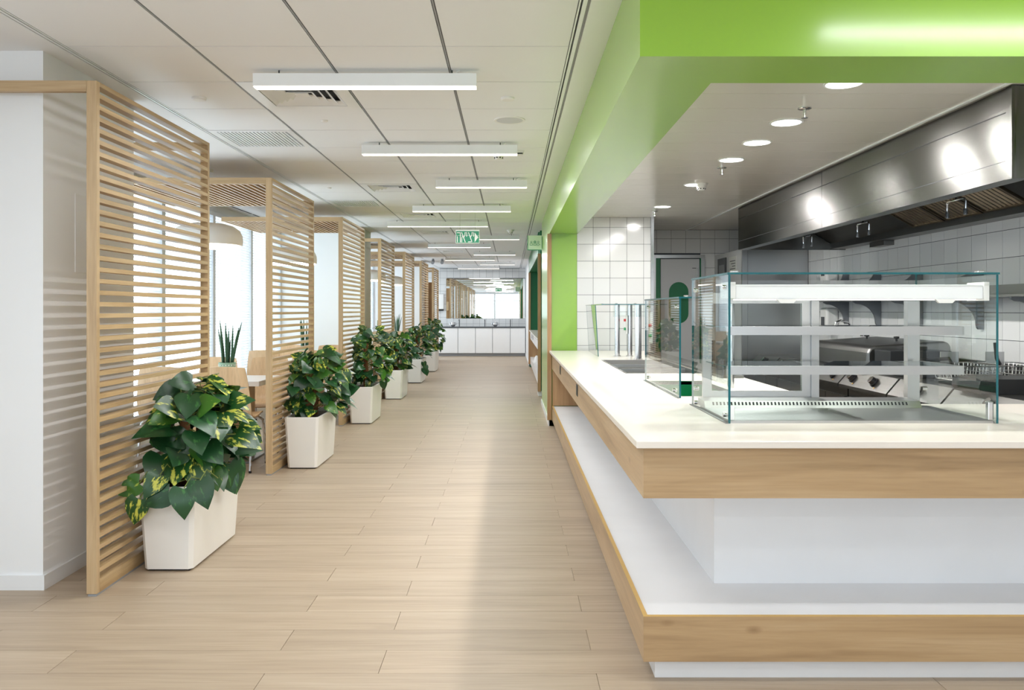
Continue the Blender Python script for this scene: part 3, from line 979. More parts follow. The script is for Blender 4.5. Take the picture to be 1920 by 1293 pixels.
for side, (ya, yb, fl_) in enumerate(((EY - 0.0035, EY - 0.0021, 1), (EY + 0.0321, EY + 0.0335, -1))):
    def sd(p):
        q = sx(p)
        return (EX + (q[0] - EX) * fl_, q[1])
    LW = 0.0105
    def letter(strokes):
        m_ = MB()
        for s_ in strokes:
            stroke(m_, [sd(p) for p in s_], LW, ya, yb)
        m_.build('letter', 'sign_white', t)
    letter([[(178, 156), (232, 156), (232, 322)], [(182, 225), (182, 322)]])
    letter([[(256, 152), (318, 322)], [(316, 152), (314, 195), (296, 236)], [(274, 208), (258, 250), (257, 322)]])
    letter([[(336, 152), (345, 160), (345, 222)]])
    letter([[(376, 152), (436, 318), (374, 320)], [(438, 152), (436, 190), (412, 236)]])
    letter([[(455, 152), (464, 160), (464, 222)]])
    MB().prism([sd(p) for p in ((484, 152), (548, 238), (484, 326))], 'y', ya, yb).build('arrow', 'sign_white', t)
    MB().prism([sd(p) for p in ((156, 203), (562, 203), (562, 206.5), (156, 206.5))], 'y', ya + (0.0004 if fl_ > 0 else 0.0), yb - 0.0003).build('seam', 'sign_white', t)
for s in (-0.1, 0.1):
    MB().tube([(EX + s, EY + 0.015, EZ + EH / 2), (EX + s, EY + 0.015, CEIL)], 0.002, 6).build('wire', 'chrome', t)

# ---- wash room sign
RX0, RX1, RY, RZ = 0.246, 0.452, 11.70, 2.345
t = thing('washroom_sign', ((RX0 + RX1) / 2, RY, RZ), 'pale green projecting washroom sign with three line pictograms', 'sign')
box('panel', RX0 + 0.008, RX1, RY, RY + 0.02, RZ - 0.098, RZ + 0.106, 'pale_green', t)
MB().box(RX0, RX0 + 0.008, RY - 0.002, RY + 0.022, RZ - 0.106, RZ + 0.106).box(RX0 + 0.008, RX1, RY - 0.002, RY + 0.022, RZ - 0.106, RZ - 0.098).build('edge', 'sign_green', t)
box('arm', RX1, XG, RY, RY + 0.02, RZ - 0.09, RZ + 0.09, 'deep_green', t)


def picto(cx, cz, kind):
    m_ = MB(); wd = 0.0045; ya, yb = RY - 0.002, RY - 0.0004
    circ = [(cx + 0.011 * math.cos(2 * math.pi * j / 10), cz + 0.022 + 0.011 * math.sin(2 * math.pi * j / 10)) for j in range(11)]
    stroke(m_, circ, wd, ya, yb)
    if kind == 0:
        stroke(m_, [(cx - 0.018, cz - 0.025), (cx - 0.018, cz - 0.004), (cx - 0.01, cz + 0.006), (cx + 0.01, cz + 0.006), (cx + 0.018, cz - 0.004), (cx + 0.018, cz - 0.025), (cx - 0.018, cz - 0.025)], wd, ya, yb)
    elif kind == 1:
        stroke(m_, [(cx - 0.02, cz - 0.025), (cx - 0.012, cz + 0.006), (cx + 0.012, cz + 0.006), (cx + 0.02, cz - 0.025), (cx - 0.02, cz - 0.025)], wd, ya, yb)
        stroke(m_, [(cx - 0.014, cz + 0.01), (cx - 0.014, cz + 0.03), (cx, cz + 0.038), (cx + 0.014, cz + 0.03), (cx + 0.014, cz + 0.01)], wd, ya, yb)
    else:
        stroke(m_, [(cx + 0.002, cz + 0.012), (cx + 0.002, cz - 0.006), (cx + 0.016, cz - 0.008), (cx + 0.024, cz - 0.022)], wd, ya, yb)
        stroke(m_, [(cx - 0.004 + 0.017 * math.cos(a), cz - 0.012 + 0.017 * math.sin(a)) for a in [1.9 + 0.45 * q for q in range(10)]], wd, ya, yb)
    m_.build('pictogram', 'sign_green', t)


picto(RX0 + 0.055, RZ - 0.01, 0); picto(RX0 + 0.108, RZ - 0.01, 1); picto(RX0 + 0.158, RZ - 0.01, 2)

# ---- serving counter: worktop, base, ledge
WT = 0.896
SX, SY = 0.460, 2.955
XI = 1.66
YI = 4.14
XR = 3.60
YE = 9.58
# worktop as one slab with openings (left leg around the wells)
wells = [(0.885, 1.45, 6.14, 7.74), (0.945, 1.30, 4.50, 5.46)]
b_ = MB()
z0, z1 = WT - 0.026, WT
xs = sorted({SX, 0.885, 0.945, 1.30, 1.45, XI, XR})
ys = sorted({SY, YI, 4.50, 5.46, 6.14, 7.74, YE})


def solid(xm, ym):
    if xm > XI and ym > YI: return False
    for (a, b, c, d) in wells:
        if a < xm < b and c < ym < d: return False
    return True


cells = {(i, j): solid((xs[i] + xs[i + 1]) / 2, (ys[j] + ys[j + 1]) / 2) for i in range(len(xs) - 1) for j in range(len(ys) - 1)}
vid = {}
V, F = [], []


def vv(i, j, k):
    if (i, j, k) not in vid:
        vid[(i, j, k)] = len(V); V.append((xs[i], ys[j], (z0, z1)[k]))
    return vid[(i, j, k)]


for (i, j), s in cells.items():
    if not s: continue
    F.append((vv(i, j, 1), vv(i + 1, j, 1), vv(i + 1, j + 1, 1), vv(i, j + 1, 1)))
    F.append((vv(i, j, 0), vv(i, j + 1, 0), vv(i + 1, j + 1, 0), vv(i + 1, j, 0)))
    for (di, dj, a, b) in ((0, -1, (0, 0), (1, 0)), (1, 0, (1, 0), (1, 1)), (0, 1, (1, 1), (0, 1)), (-1, 0, (0, 1), (0, 0))):
        if not cells.get((i + di, j + dj), False):
            F.append((vv(i + a[0], j + a[1], 0), vv(i + b[0], j + b[1], 0), vv(i + b[0], j + b[1], 1), vv(i + a[0], j + a[1], 1)))
wt = mesh('worktop', V, F, 'stone')
tag(wt, 'cream stone worktop running around the L-shaped serving counter', 'worktop')
bv = wt.modifiers.new('edge', 'BEVEL'); bv.width = 0.003; bv.segments = 2; bv.limit_method = 'ANGLE'

FX, FY = 0.4905, 2.986
cb = thing('serving_counter', (1.6, 4.2, 0), 'L-shaped white and oak serving counter with a low tray ledge', 'counter')
TB = 0.87
box('fascia_board', FX, XR, FY, FY + 0.022, 0.682, TB - 0.001, 'oak_x', cb)
sf = box('fascia_board', FX, FX + 0.022, FY + 0.0222, YE - 0.02, 0.682, TB - 0.001, 'oak_y', cb)
MB().prism([(FX + 0.022, FY + 0.022), (XR, FY + 0.022), (XR, YI - 0.05), (1.62, YI - 0.05), (1.62, YE), (FX + 0.022, YE)], 'z', 0.69, 0.704).build('soffit_panel', 'white_laminate', cb)
MB().prism([(0.847, 3.37), (XR, 3.37), (XR, YI - 0.06), (1.60, YI - 0.06), (1.60, YE), (0.847, YE)], 'z', 0.24, 0.69).build('body', 'scuffed_white', cb)
MB().prism([(FX + 0.018, FY + 0.018), (XR, FY + 0.018), (XR, YI - 0.06), (1.60, YI - 0.06), (1.60, YE), (FX + 0.018, YE)], 'z', 0.205, 0.240).build('ledge_top', 'scuffed_white', cb)
box('ledge_board', FX, XR, FY, FY + 0.017, 0.080, 0.246, 'oak_x', cb)
box('ledge_board', FX, FX + 0.017, FY + 0.0172, YE - 0.02, 0.080, 0.246, 'oak_y', cb)
box('edge_band', FX + 0.0005, XR, FY + 0.0005, FY + 0.017, 0.246, 0.2475, 'gold_edge', cb)
box('edge_band', FX + 0.0005, FX + 0.017, FY + 0.0172, YE - 0.02, 0.246, 0.2475, 'gold_edge', cb)
MB().prism([(0.541, 3.036), (XR, 3.036), (XR, YI - 0.06), (1.60, YI - 0.06), (1.60, YE), (0.541, YE)], 'z', 0.0, 0.204).build('kick_plate', 'scuffed_white', cb)
box('end_panel', FX + 0.006, 0.846, YE - 0.02, YE, 0.2475, 0.682, 'oak_z', cb)
for yy in (5.95, 7.95):
    s_ = box('socket', FX - 0.004, FX - 0.0002, yy - 0.06, yy + 0.06, 0.745, 0.83, 'dark_grey', cb, bev=0.0015)
    box('socket_insert', FX - 0.0052, FX - 0.0042, yy - 0.05, yy + 0.05, 0.755, 0.82, 'black_plastic', s_)

# wells let into the worktop
x0, x1, y0, y1 = wells[0]
t = thing('cold_well', ((x0 + x1) / 2, (y0 + y1) / 2, 0.72), 'long stainless drop-in food well sunk in the cream worktop', 'food well')
MB().box(x0 - 0.015, x1 + 0.015, y0 - 0.015, y0, WT, WT + 0.003).box(x0 - 0.015, x1 + 0.015, y1, y1 + 0.015, WT, WT + 0.003).box(x0 - 0.015, x0, y0, y1, WT, WT + 0.003).box(x1, x1 + 0.015, y0, y1, WT, WT + 0.003).build('rim', 'steel', t)
MB().add([(x0, y0, WT), (x1, y0, WT), (x1, y1, WT), (x0, y1, WT), (x0 + 0.02, y0 + 0.02, 0.74), (x1 - 0.02, y0 + 0.02, 0.74), (x1 - 0.02, y1 - 0.02, 0.74), (x0 + 0.02, y1 - 0.02, 0.74)],
         [(0, 4, 5, 1), (1, 5, 6, 2), (2, 6, 7, 3), (3, 7, 4, 0), (4, 7, 6, 5)]).build('basin', 'steel_dark', t)
for yy in (6.68, 7.2):
    box('divider', x0 + 0.01, x1 - 0.01, yy, yy + 0.02, WT - 0.03, WT - 0.005, 'steel_x', t)
x0, x1, y0, y1 = wells[1]
t = thing('waste_opening', ((x0 + x1) / 2, (y0 + y1) / 2, 0.60), 'dark green lined opening in the worktop behind the middle glass guard', 'opening')
MB().box(x0 - 0.008, x1 + 0.008, y0 - 0.008, y0, WT, WT + 0.002).box(x0 - 0.008, x1 + 0.008, y1, y1 + 0.008, WT, WT + 0.002).box(x0 - 0.008, x0, y0, y1, WT, WT + 0.002).box(x1, x1 + 0.008, y0, y1, WT, WT + 0.002).build('rim', 'steel', t)
MB().add([(x0, y0, WT), (x1, y0, WT), (x1, y1, WT), (x0, y1, WT), (x0, y0, 0.71), (x1, y0, 0.71), (x1, y1, 0.71), (x0, y1, 0.71)],
         [(0, 4, 5, 1), (1, 5, 6, 2), (2, 6, 7, 3), (3, 7, 4, 0), (4, 7, 6, 5)]).build('lining', 'deep_green', t)


def standoff(x, y, z, parent, d=1):
    smooth_by_angle(MB().tube([(x - 0.012 * d, y, z), (x + 0.012 * d, y, z)], 0.010, 12).build('clamp', 'chrome', parent))


# ---- big display case
CX0, CX1, CY0, CY1, CZ1 = 0.920, 2.062, 3.425, 4.11, 1.534
t = thing('display_case', ((CX0 + CX1) / 2, (CY0 + CY1) / 2, WT), 'glass display case with two steel shelves on the front worktop', 'display case')
pane('side_glass', CX0, CX0 + 0.010, CY0, CY1, WT, CZ1 - 0.009, t)
pane('side_glass', CX1 - 0.010, CX1, CY0, CY1, WT, CZ1 - 0.009, t)
pane('top_glass', CX0 - 0.004, CX1 + 0.004, CY0 - 0.004, CY1, CZ1 - 0.0085, CZ1 + 0.0, t)
box('floor_channel', CX0 - 0.012, CX0, CY0 - 0.005, CY1, WT, WT + 0.004, 'steel', t)
for yy, zz in ((CY0 + 0.07, CZ1 - 0.06), (CY1 - 0.07, CZ1 - 0.06), (CY0 + 0.06, WT + 0.03), (CY1 - 0.08, WT + 0.09), (CY1 - 0.08, WT + 0.02)):
    standoff(CX0 + 0.005, yy, zz, t)
for yy, zz in ((CY1 - 0.07, CZ1 - 0.06), (CY1 - 0.08, WT + 0.09)):
    standoff(CX1 - 0.005, yy, zz, t)
for xx in (CX0 + 0.035, CX1 - 0.06):
    box('top_clip', xx - 0.015, xx + 0.015, CY0 + 0.02, CY0 + 0.05, CZ1 + 0.0002, CZ1 + 0.010, 'chrome', t, bev=0.003)
lb_ = box('light_bar', CX0 + 0.045, CX1 - 0.035, CY0 + 0.05, CY0 + 0.17, 1.422, 1.484, 'white_metal', t, bev=0.003)
box('lamp_tube', CX0 + 0.06, CX1 - 0.05, CY0 + 0.08, CY0 + 0.14, 1.4175, 1.4218, 'case_led', lb_)
box('bar_holder', CX0 + 0.012, CX0 + 0.044, CY0 + 0.045, CY0 + 0.175, 1.425, 1.495, 'white_plastic', lb_)
box('bar_holder', CX1 - 0.0345, CX1 - 0.012, CY0 + 0.045, CY0 + 0.175, 1.415, 1.495, 'white_plastic', lb_)
for px in (1476, 1774):
    xx = (px - 957) * 3.47 / 1520
    MB().prism([(xx - 0.045, 1.4215), (xx + 0.045, 1.4215), (xx + 0.028, 1.405), (xx - 0.028, 1.405)], 'y', CY0 + 0.045, CY0 + 0.06).build('pull_tab', 'white_plastic', lb_)
a = area('case_light', (0, 0, 0), (0, 0, 0), 0.9, 0.04, 1.2, (1, 0.93, 0.82)); a.parent = lb_; a.location = (0, 0, -0.04)
for zt, nm_ in ((1.302, 'shelf'), (1.126, 'shelf')):
    sh = MB()
    xa, xb, ya, yb, th = CX0 + 0.04, 2.025, 3.60, 3.98, 0.038
    sh.prism([(xa, ya), (xb - 0.02, ya), (xb - 0.006, ya + 0.006), (xb, ya + 0.02), (xb, yb), (xb - 0.02, yb), (xb - 0.02, ya + 0.02), (xa, ya + 0.02)], 'z', zt - th, zt)
    o = sh.build(nm_, 'steel_x', t)
    pane('shelf_glass', xa, xb - 0.021, ya + 0.021, yb, zt - 0.006, zt - 0.001, o)
    MB().box(xa + 0.55, xa + 0.575, ya + 0.03, yb + 0.06, zt - th, zt - 0.012).box(xb - 0.075, xb - 0.05, ya + 0.03, yb + 0.06, zt - th, zt - 0.012).build('support_arm', 'steel', o)
box('rear_post', 1.498, 1.535, 4.03, 4.07, WT + 0.03, 1.42, 'steel_z', t)
box('rear_post', 1.975, 2.035, 4.03, 4.07, WT + 0.03, 1.42, 'steel_z', t)
o = MB().box(CX0 + 0.04, 1.497, 4.045, 4.065, 1.408, 1.46).box(CX0 + 0.04, 1.497, 4.045, 4.065, WT + 0.035, WT + 0.075).box(CX0 + 0.04, CX0 + 0.085, 4.045, 4.065, WT + 0.075, 1.408).box(1.455, 1.497, 4.045, 4.065, WT + 0.075, 1.408).build('rear_door_frame', 'steel_x', t)
pane('rear_door_glass', CX0 + 0.085, 1.455, 4.052, 4.058, WT + 0.075, 1.408, o)
box('base_tray', CX0 + 0.012, CX1 - 0.012, CY0 + 0.01, 3.98, WT + 0.0, WT + 0.010, 'steel_x', t)
o = MB().prism([(3.88, WT + 0.0102), (3.90, WT + 0.042), (4.03, WT + 0.046), (4.03, WT + 0.0102)], 'x', CX0 + 0.012, 1.97).build('vent_ledge', 'steel_x', t)
sl = MB()
x = CX0 + 0.05
while x < 1.9:
    sl.add([(x, 3.8865, WT + 0.0235), (x + 0.008, 3.8865, WT + 0.0235), (x + 0.008, 3.8955, WT + 0.0375), (x, 3.8955, WT + 0.0375)], [(0, 1, 2, 3)]); x += 0.0175
tag(sl.build('slots', 'grille_dark', o), kind='stuff')
box('corner_clip', CX1 - 0.035, CX1 - 0.012, CY0 + 0.012, CY0 + 0.035, WT + 0.012, WT + 0.09, 'chrome', t, bev=0.002)
box('corner_clip', CX0 + 0.0102, CX0 + 0.03, CY0 + 0.012, CY0 + 0.032, WT + 0.012, WT + 0.07, 'white_metal', t, bev=0.002)

# ---- middle glass guard
t = thing('glass_guard', (0.92, 4.97, WT), 'tall glass sneeze guard standing beside the dark green opening', 'sneeze guard', 'glass sneeze guards')
pane('side_glass', 0.918, 0.928, 4.41, 5.53, WT, 1.438, t)
pane('top_glass', 0.914, 1.40, 4.40, 5.53, 1.4385, 1.4475, t)
box('floor_channel', 0.906, 0.9175, 4.40, 5.53, WT, WT + 0.004, 'steel', t)
for yy, zz in ((4.5, 1.395), (5.42, 1.395), (4.55, WT + 0.03), (5.42, WT + 0.03)):
    standoff(0.923, yy, zz, t)
for xx in (0.96, 1.12, 1.3):
    box('top_clip', xx - 0.012, xx + 0.012, 4.42, 4.445, 1.4476, 1.457, 'chrome', t, bev=0.003)
smooth_by_angle(MB().tube([(1.36, 5.0, WT), (1.36, 5.0, 1.438)], 0.02, 14).build('support_post', 'chrome', t))
box('switch_bar', 0.945, 0.965, 5.5, 5.52, 1.15, 1.36, 'white_plastic', t)
for zz, mt in ((1.27, 'red'), (1.20, 'button_green')):
    smooth_by_angle(MB().tube([(0.935, 5.49, zz), (0.955, 5.49, zz)], 0.011, 10).build('button', mt, t))

# ---- far glass guard on chrome posts
t = thing('glass_guard', (1.1, 8.6, WT), 'glass sneeze guard on chrome posts at the far end of the counter', 'sneeze guard', 'glass sneeze guards')
sg = MB()
sg.add([(0.904, 8.37, WT), (0.912, 8.37, WT), (0.912, 9.36, WT), (0.904, 9.36, WT), (0.874, 8.37, 1.425), (0.882, 8.37, 1.425), (0.882, 9.36, 1.425), (0.874, 9.36, 1.425)],
       [(0, 3, 2, 1), (4, 5, 6, 7), (0, 1, 5, 4), (1, 2, 6, 5), (2, 3, 7, 6), (3, 0, 4, 7)])
sg.i = [1, 1, 1, 0, 1, 0]
sg.build('side_glass', ['glass', 'glass_edge'], t)
pane('top_glass', 0.872, 1.50, 7.75, 9.40, 1.4255, 1.433, t)
pane('hanging_glass', 0.99, 1.30, 7.80, 7.806, 1.31, 1.4254, t)
for x_, y_, r_ in ((1.11, 8.42, 0.027), (1.24, 8.42, 0.025), (1.238, 7.86, 0.033)):
    smooth_by_angle(MB().tube([(x_, y_, WT), (x_, y_, 1.425)], r_, 18).build('support_post', 'chrome', t))
    MB().lathe(x_, y_, [(r_ + 0.012, WT), (r_ + 0.012, WT + 0.008), (r_, WT + 0.01)], 20).build('post_flange', 'chrome', t)
for xx, yy in ((0.95, 8.42), (1.02, 7.81), (1.2, 7.81), (0.93, 9.3)):
    box('top_clip', xx - 0.012, xx + 0.012, yy - 0.012, yy + 0.012, 1.4335, 1.442, 'chrome', t, bev=0.003)
for zz, mt in ((1.27, 'red'), (1.18, 'button_green')):
    smooth_by_angle(MB().tube([(1.175, 8.40, zz), (1.195, 8.40, zz)], 0.014, 10).build('button', mt, t))
box('switch_bar', 1.196, 1.21, 8.39, 8.41, 1.13, 1.32, 'white_plastic', t)

# ---- kitchen hood
HX, HY0, HY1, HZ = 2.45, 3.97, 8.70, 2.02
t = thing('extractor_hood', (3.0, 6.3, HZ), 'long stainless steel extractor hood over the cooking line', 'extractor hood')
box('top_band', HX, HX + 0.02, HY0, HY1, 2.352, KC - 0.005, 'hood_steel', t)
box('front_panel', HX, HX + 0.02, HY0, 6.379, 2.112, 2.348, 'hood_steel', t)
box('front_panel', HX, HX + 0.02, 6.381, HY1, 2.112, 2.348, 'hood_steel', t)
box('lower_lip', HX, HX + 0.02, HY0, HY1, HZ, 2.110, 'hood_steel', t)
box('gutter', HX + 0.02, HX + 0.10, HY0, HY1, HZ, HZ + 0.012, 'hood_steel', t)
box('end_panel', HX, 3.598, HY0 - 0.012, HY0 - 0.0005, HZ, KC - 0.005, 'hood_steel', t)
box('corner_post', HX - 0.006, HX + 0.03, HY0 - 0.018, HY0 + 0.03, HZ - 0.004, KC - 0.004, 'hood_steel', t)
box('end_panel', HX, 3.598, HY1 + 0.0005, HY1 + 0.012, HZ, KC - 0.005, 'hood_steel', t)
box('roof_sheet', HX + 0.02, 3.598, HY0, HY1, KC - 0.015, KC - 0.006, 'steel_dark', t)
box('wall_gutter', 3.44, 3.598, HY0, HY1, 2.03, 2.10, 'steel_dark', t)
box('seam', HX - 0.0012, HX, HY0, HY1, 2.3475, 2.3525, 'black_plastic', t)
box('seam', HX - 0.0012, HX, HY0, HY1, 2.1095, 2.1125, 'dark_grey', t)
box('seam', HX - 0.0012, HX, 6.3785, 6.3815, HZ, KC - 0.006, 'dark_grey', t)
# filters: sloping banks of ribs
fa, fb_ = Vector((2.86, 0, 2.44)), Vector((3.46, 0, 2.10))
d_ = (fb_ - fa).normalized(); nn = Vector((-d_.z, 0, d_.x)); nn = -nn if nn.z > 0 else nn
banks = [(4.02, 4.52), (4.54, 5.04), (5.38, 5.88), (5.90, 6.40), (6.42, 6.92)]
ang = math.atan2(fb_.z - fa.z, fb_.x - fa.x)
for (a, b2) in banks:
    L_ = (fb_ - fa).length
    f_ = MB()
    def P(u, y, h): return fa + d_ * (u * L_) + nn * h + Vector((0, y, 0))
    fo = MB()
    for (ya, yb, ua, ub) in ((a, a + 0.014, 0, 1), (b2 - 0.014, b2, 0, 1), (a, b2, 0, 0.03), (a, b2, 0.97, 1)):
        vs = [P(ua, ya, 0), P(ub, ya, 0), P(ub, yb, 0), P(ua, yb, 0), P(ua, ya, 0.03), P(ub, ya, 0.03), P(ub, yb, 0.03), P(ua, yb, 0.03)]
        fo.add(vs, [(0, 1, 2, 3), (7, 6, 5, 4), (0, 4, 5, 1), (1, 5, 6, 2), (2, 6, 7, 3), (3, 7, 4, 0)])
    fr = fo.build('grease_filter', 'filter_steel', t)
    n_r = 9
    for i in range(n_r):
        yc = a + 0.014 + (i + 0.5) * (b2 - a - 0.028) / n_r
        hw = 0.016
        vs = []
        for u in (0.03, 0.97):
            for (dy, h) in ((-hw, 0.006), (-hw * 0.5, 0.024), (hw * 0.5, 0.024), (hw, 0.006)):
                vs.append(P(u, yc + dy, h))
        mesh('rib', vs, [(0, 1, 5, 4), (1, 2, 6, 5), (2, 3, 7, 6), (0, 3, 2, 1), (4, 5, 6, 7)], 'filter_steel', fr)
bp_ = [(fa.x - nn.x * 0.01, fa.z - nn.z * 0.01), (fb_.x - nn.x * 0.01, fb_.z - nn.z * 0.01), (fb_.x - nn.x * 0.02, fb_.z - nn.z * 0.02), (fa.x - nn.x * 0.02, fa.z - nn.z * 0.02)]
MB().prism(bp_, 'y', HY0 + 0.005, HY1 - 0.005).build('plenum_plate', 'steel_dark', t)
for (a, b2) in ((5.06, 5.36), (6.94, 8.68)):
    MB().prism([(fa.x, fa.z), (fb_.x, fb_.z), (fb_.x + nn.x * 0.02, fb_.z + nn.z * 0.02), (fa.x + nn.x * 0.02, fa.z + nn.z * 0.02)], 'y', a, b2).build('blank_plate', 'steel_dark', t)
for yy, xx in ((8.05, 2.95), (6.85, 2.98), (5.42, 2.98)):
    nz_ = MB()
    nz_.tube([(xx, yy - 0.11, 2.02), (xx, yy - 0.115, 2.09), (xx, yy - 0.10, 2.11), (xx, yy + 0.10, 2.11), (xx, yy + 0.115, 2.09), (xx, yy + 0.11, 2.02)], 0.008, 8)
    nz_.tube([(xx, yy, 2.11), (xx, yy, 2.30)], 0.007, 8)
    nz_.tube([(xx, yy - 0.11, 2.04), (xx, yy - 0.11, 2.0)], 0.013, 8).tube([(xx, yy + 0.11, 2.04), (xx, yy + 0.11, 2.0)], 0.013, 8)
    smooth_by_angle(nz_.build('spray_nozzle', 'chrome', t))
for yy in (5.2, 7.6):
    box('wall_box', 3.50, 3.598, yy, yy + 0.3, 1.985, 2.029, 'steel_dark', t)

# ---- tall steel cabinet at the back of the kitchen
t = thing('tall_cabinet', (3.2, 10.4, 0), 'tall stainless steel cabinet in the back corner of the kitchen', 'cabinet')
box('body', 2.815, 3.598, 9.82, 11.14, 0.0, 2.12, 'door_grey', t)
box('door', 2.87, 3.598, 9.80, 9.8195, 0.1, 2.10, 'steel_z', t)
box('corner_post', 2.80, 2.865, 9.795, 9.835, 0.0, 2.12, 'steel_z', t)
t = thing('clip_frame', (2.80, 10.75, 1.95), 'black framed control box on the side of the tall steel cabinet', 'control box')
box('plate', 2.798, 2.814, 10.55, 10.95, 1.80, 2.06, 'dark_grey', t, bev=0.004)
box('inset', 2.793, 2.7975, 10.60, 10.86, 1.83, 1.97, 'grid_grey', t)
t = thing('notice', (2.80, 10.28, 1.95), 'white printed notice on the side of the tall steel cabinet', 'notice')
box('sheet', 2.812, 2.8145, 10.10, 10.42, 1.80, 2.05, 'paper', t)
for i in range(6):
    box('print_line', 2.8105, 2.8118, 10.14, 10.38 - 0.05 * (i % 3), 1.99 - i * 0.033, 2.0 - i * 0.033, 'dark_grey', t)

# ---- wall shelf with brackets
t = thing('wall_shelf', (3.45, 7.2, 1.47), 'long grey steel wall shelf on curved brackets over the cooking line', 'shelf')
box('board', 3.31, 3.598, 4.9, 9.4, 1.465, 1.480, 'steel', t)
box('upstand', 3.585, 3.598, 4.9, 9.4, 1.4805, 1.56, 'steel', t)
for yy in (8.63, 7.88, 7.08, 6.17, 5.40):
    pts = [(3.597, 1.464), (3.33, 1.464), (3.33, 1.452)]
    for j in range(9):
        a = math.pi / 2 * j / 8
        pts.append((3.36 + 0.185 * math.sin(a), 1.265 + 0.17 * math.cos(a)))
    pts += [(3.55, 1.24), (3.56, 1.228), (3.597, 1.228)]
    MB().prism(pts, 'y', yy - 0.012, yy + 0.012).build('bracket', 'bracket_grey', t)

# ---- cooking line
units = [(4.16, 4.85), (4.87, 5.53), (5.55, 6.35), (6.37, 7.17), (7.19, 7.99), (8.01, 8.7)]
ulab = ['nearest stainless fryer unit of the cooking line', 'stainless cooking unit with one black knob', 'stainless cooking unit with two black knobs', 'stainless bratt pan unit with a raised grey lid', 'fifth stainless unit of the cooking line', 'farthest stainless unit of the cooking line']
RX = 2.60
for ui, (a, b2) in enumerate(units):
    t = thing('cooking_unit', (3.1, (a + b2) / 2, 0), ulab[ui], 'cooker', 'stainless cooking line')
    box('body', RX + 0.05, 3.58, a, b2, 0.12, 0.775, 'steel_dark', t)
    box('plinth', RX + 0.12, 3.58, a + 0.01, b2 - 0.01, 0.0, 0.119, 'black_plastic', t)
    box('door', RX + 0.03, RX + 0.049, a + 0.015, (a + b2) / 2 - 0.005, 0.15, 0.70, 'steel', t)
    box('door', RX + 0.03, RX + 0.049, (a + b2) / 2 + 0.005, b2 - 0.015, 0.15, 0.70, 'steel', t)
    MB().prism([(RX - 0.03, 0.776), (RX - 0.03, 0.80), (RX + 0.06, 0.905), (3.58, 0.905), (3.58, 0.776)], 'y', a + 0.001, b2 - 0.001).build('top', 'steel_dark', t)
    kn = {1: [5.20], 2: [5.82, 6.18], 3: [6.55, 6.95], 4: [7.4, 7.75], 5: [8.3], 0: [4.4]}[ui]
    nrm = Vector((-0.105, 0, 0.09)).normalized()
    for yy in kn:
        c = Vector((RX + 0.015, yy, 0.8525))
        k1 = smooth_by_angle(MB().tube([c, c + nrm * 0.012, c + nrm * 0.013, c + nrm * 0.04], 0.03, 16, radii=[0.036, 0.036, 0.029, 0.026]).build('knob', 'black_plastic', t))
        MB().tube([c + nrm * 0.0402, c + nrm * 0.042], 0.027, 16).build('knob_ring', 'chrome', k1)
        c2 = c + Vector((0.0, -0.055, 0)) - Vector((0.03, 0, 0.034))
        MB().tube([c2, c2 + nrm * 0.004], 0.006, 8).build('pilot_lamp', 'gold_edge', t)
    if ui in (1, 2):
        box('label_plate', RX + 0.035, RX + 0.045, a + 0.5, a + 0.56, 0.895, 0.9075, 'paper', t)
# back splash
tag(box('splash_back', 3.56, 3.599, 4.16, 8.7, 0.906, 0.99, 'steel'), 'low steel upstand behind the cooking line', 'splashback')
# bratt pan lid
t = thing('pan_lid', (3.1, 7.0, 0.906), 'dull grey rounded bratt pan lid on the cooking line', 'pan lid')
pts = [(2.80, 0.906), (2.80, 1.04), (2.82, 1.075), (2.86, 1.095), (3.40, 1.13), (3.44, 1.12), (3.46, 1.09), (3.46, 0.906)]
o = MB().prism(pts, 'y', 6.36, 7.55).build('shell', 'steel', t)
bm_ = o.modifiers.new('round', 'BEVEL'); bm_.width = 0.03; bm_.segments = 3; bm_.limit_method = 'ANGLE'
for yy in (6.72, 7.28):
    smooth_by_angle(MB().lathe(3.2, yy, [(0.008, 1.11), (0.008, 1.135), (0.022, 1.14), (0.022, 1.155), (0.0001, 1.158)], 14).build('knob', 'black_plastic', t))
t = thing('steel_box', (3.05, 6.1, 0.906), 'square grey steel burner cover beside the bratt pan lid', 'steel box')
box('shell', 2.82, 3.28, 6.02, 6.28, 0.906, 1.07, 'cast_iron', t, bev=0.006)
box('handle', 2.96, 3.14, 6.10, 6.13, 1.0702, 1.10, 'black_plastic', t, bev=0.004)
t = thing('griddle', (3.05, 5.7, 0.906), 'dark ribbed griddle plate on the cooking line', 'griddle')
box('plate', 2.75, 3.42, 5.57, 5.98, 0.906, 0.955, 'cast_iron', t, bev=0.006)
for i in range(10):
    box('rib', 2.78, 3.39, 5.60 + i * 0.037, 5.615 + i * 0.037, 0.9552, 0.962, 'cast_iron', t)
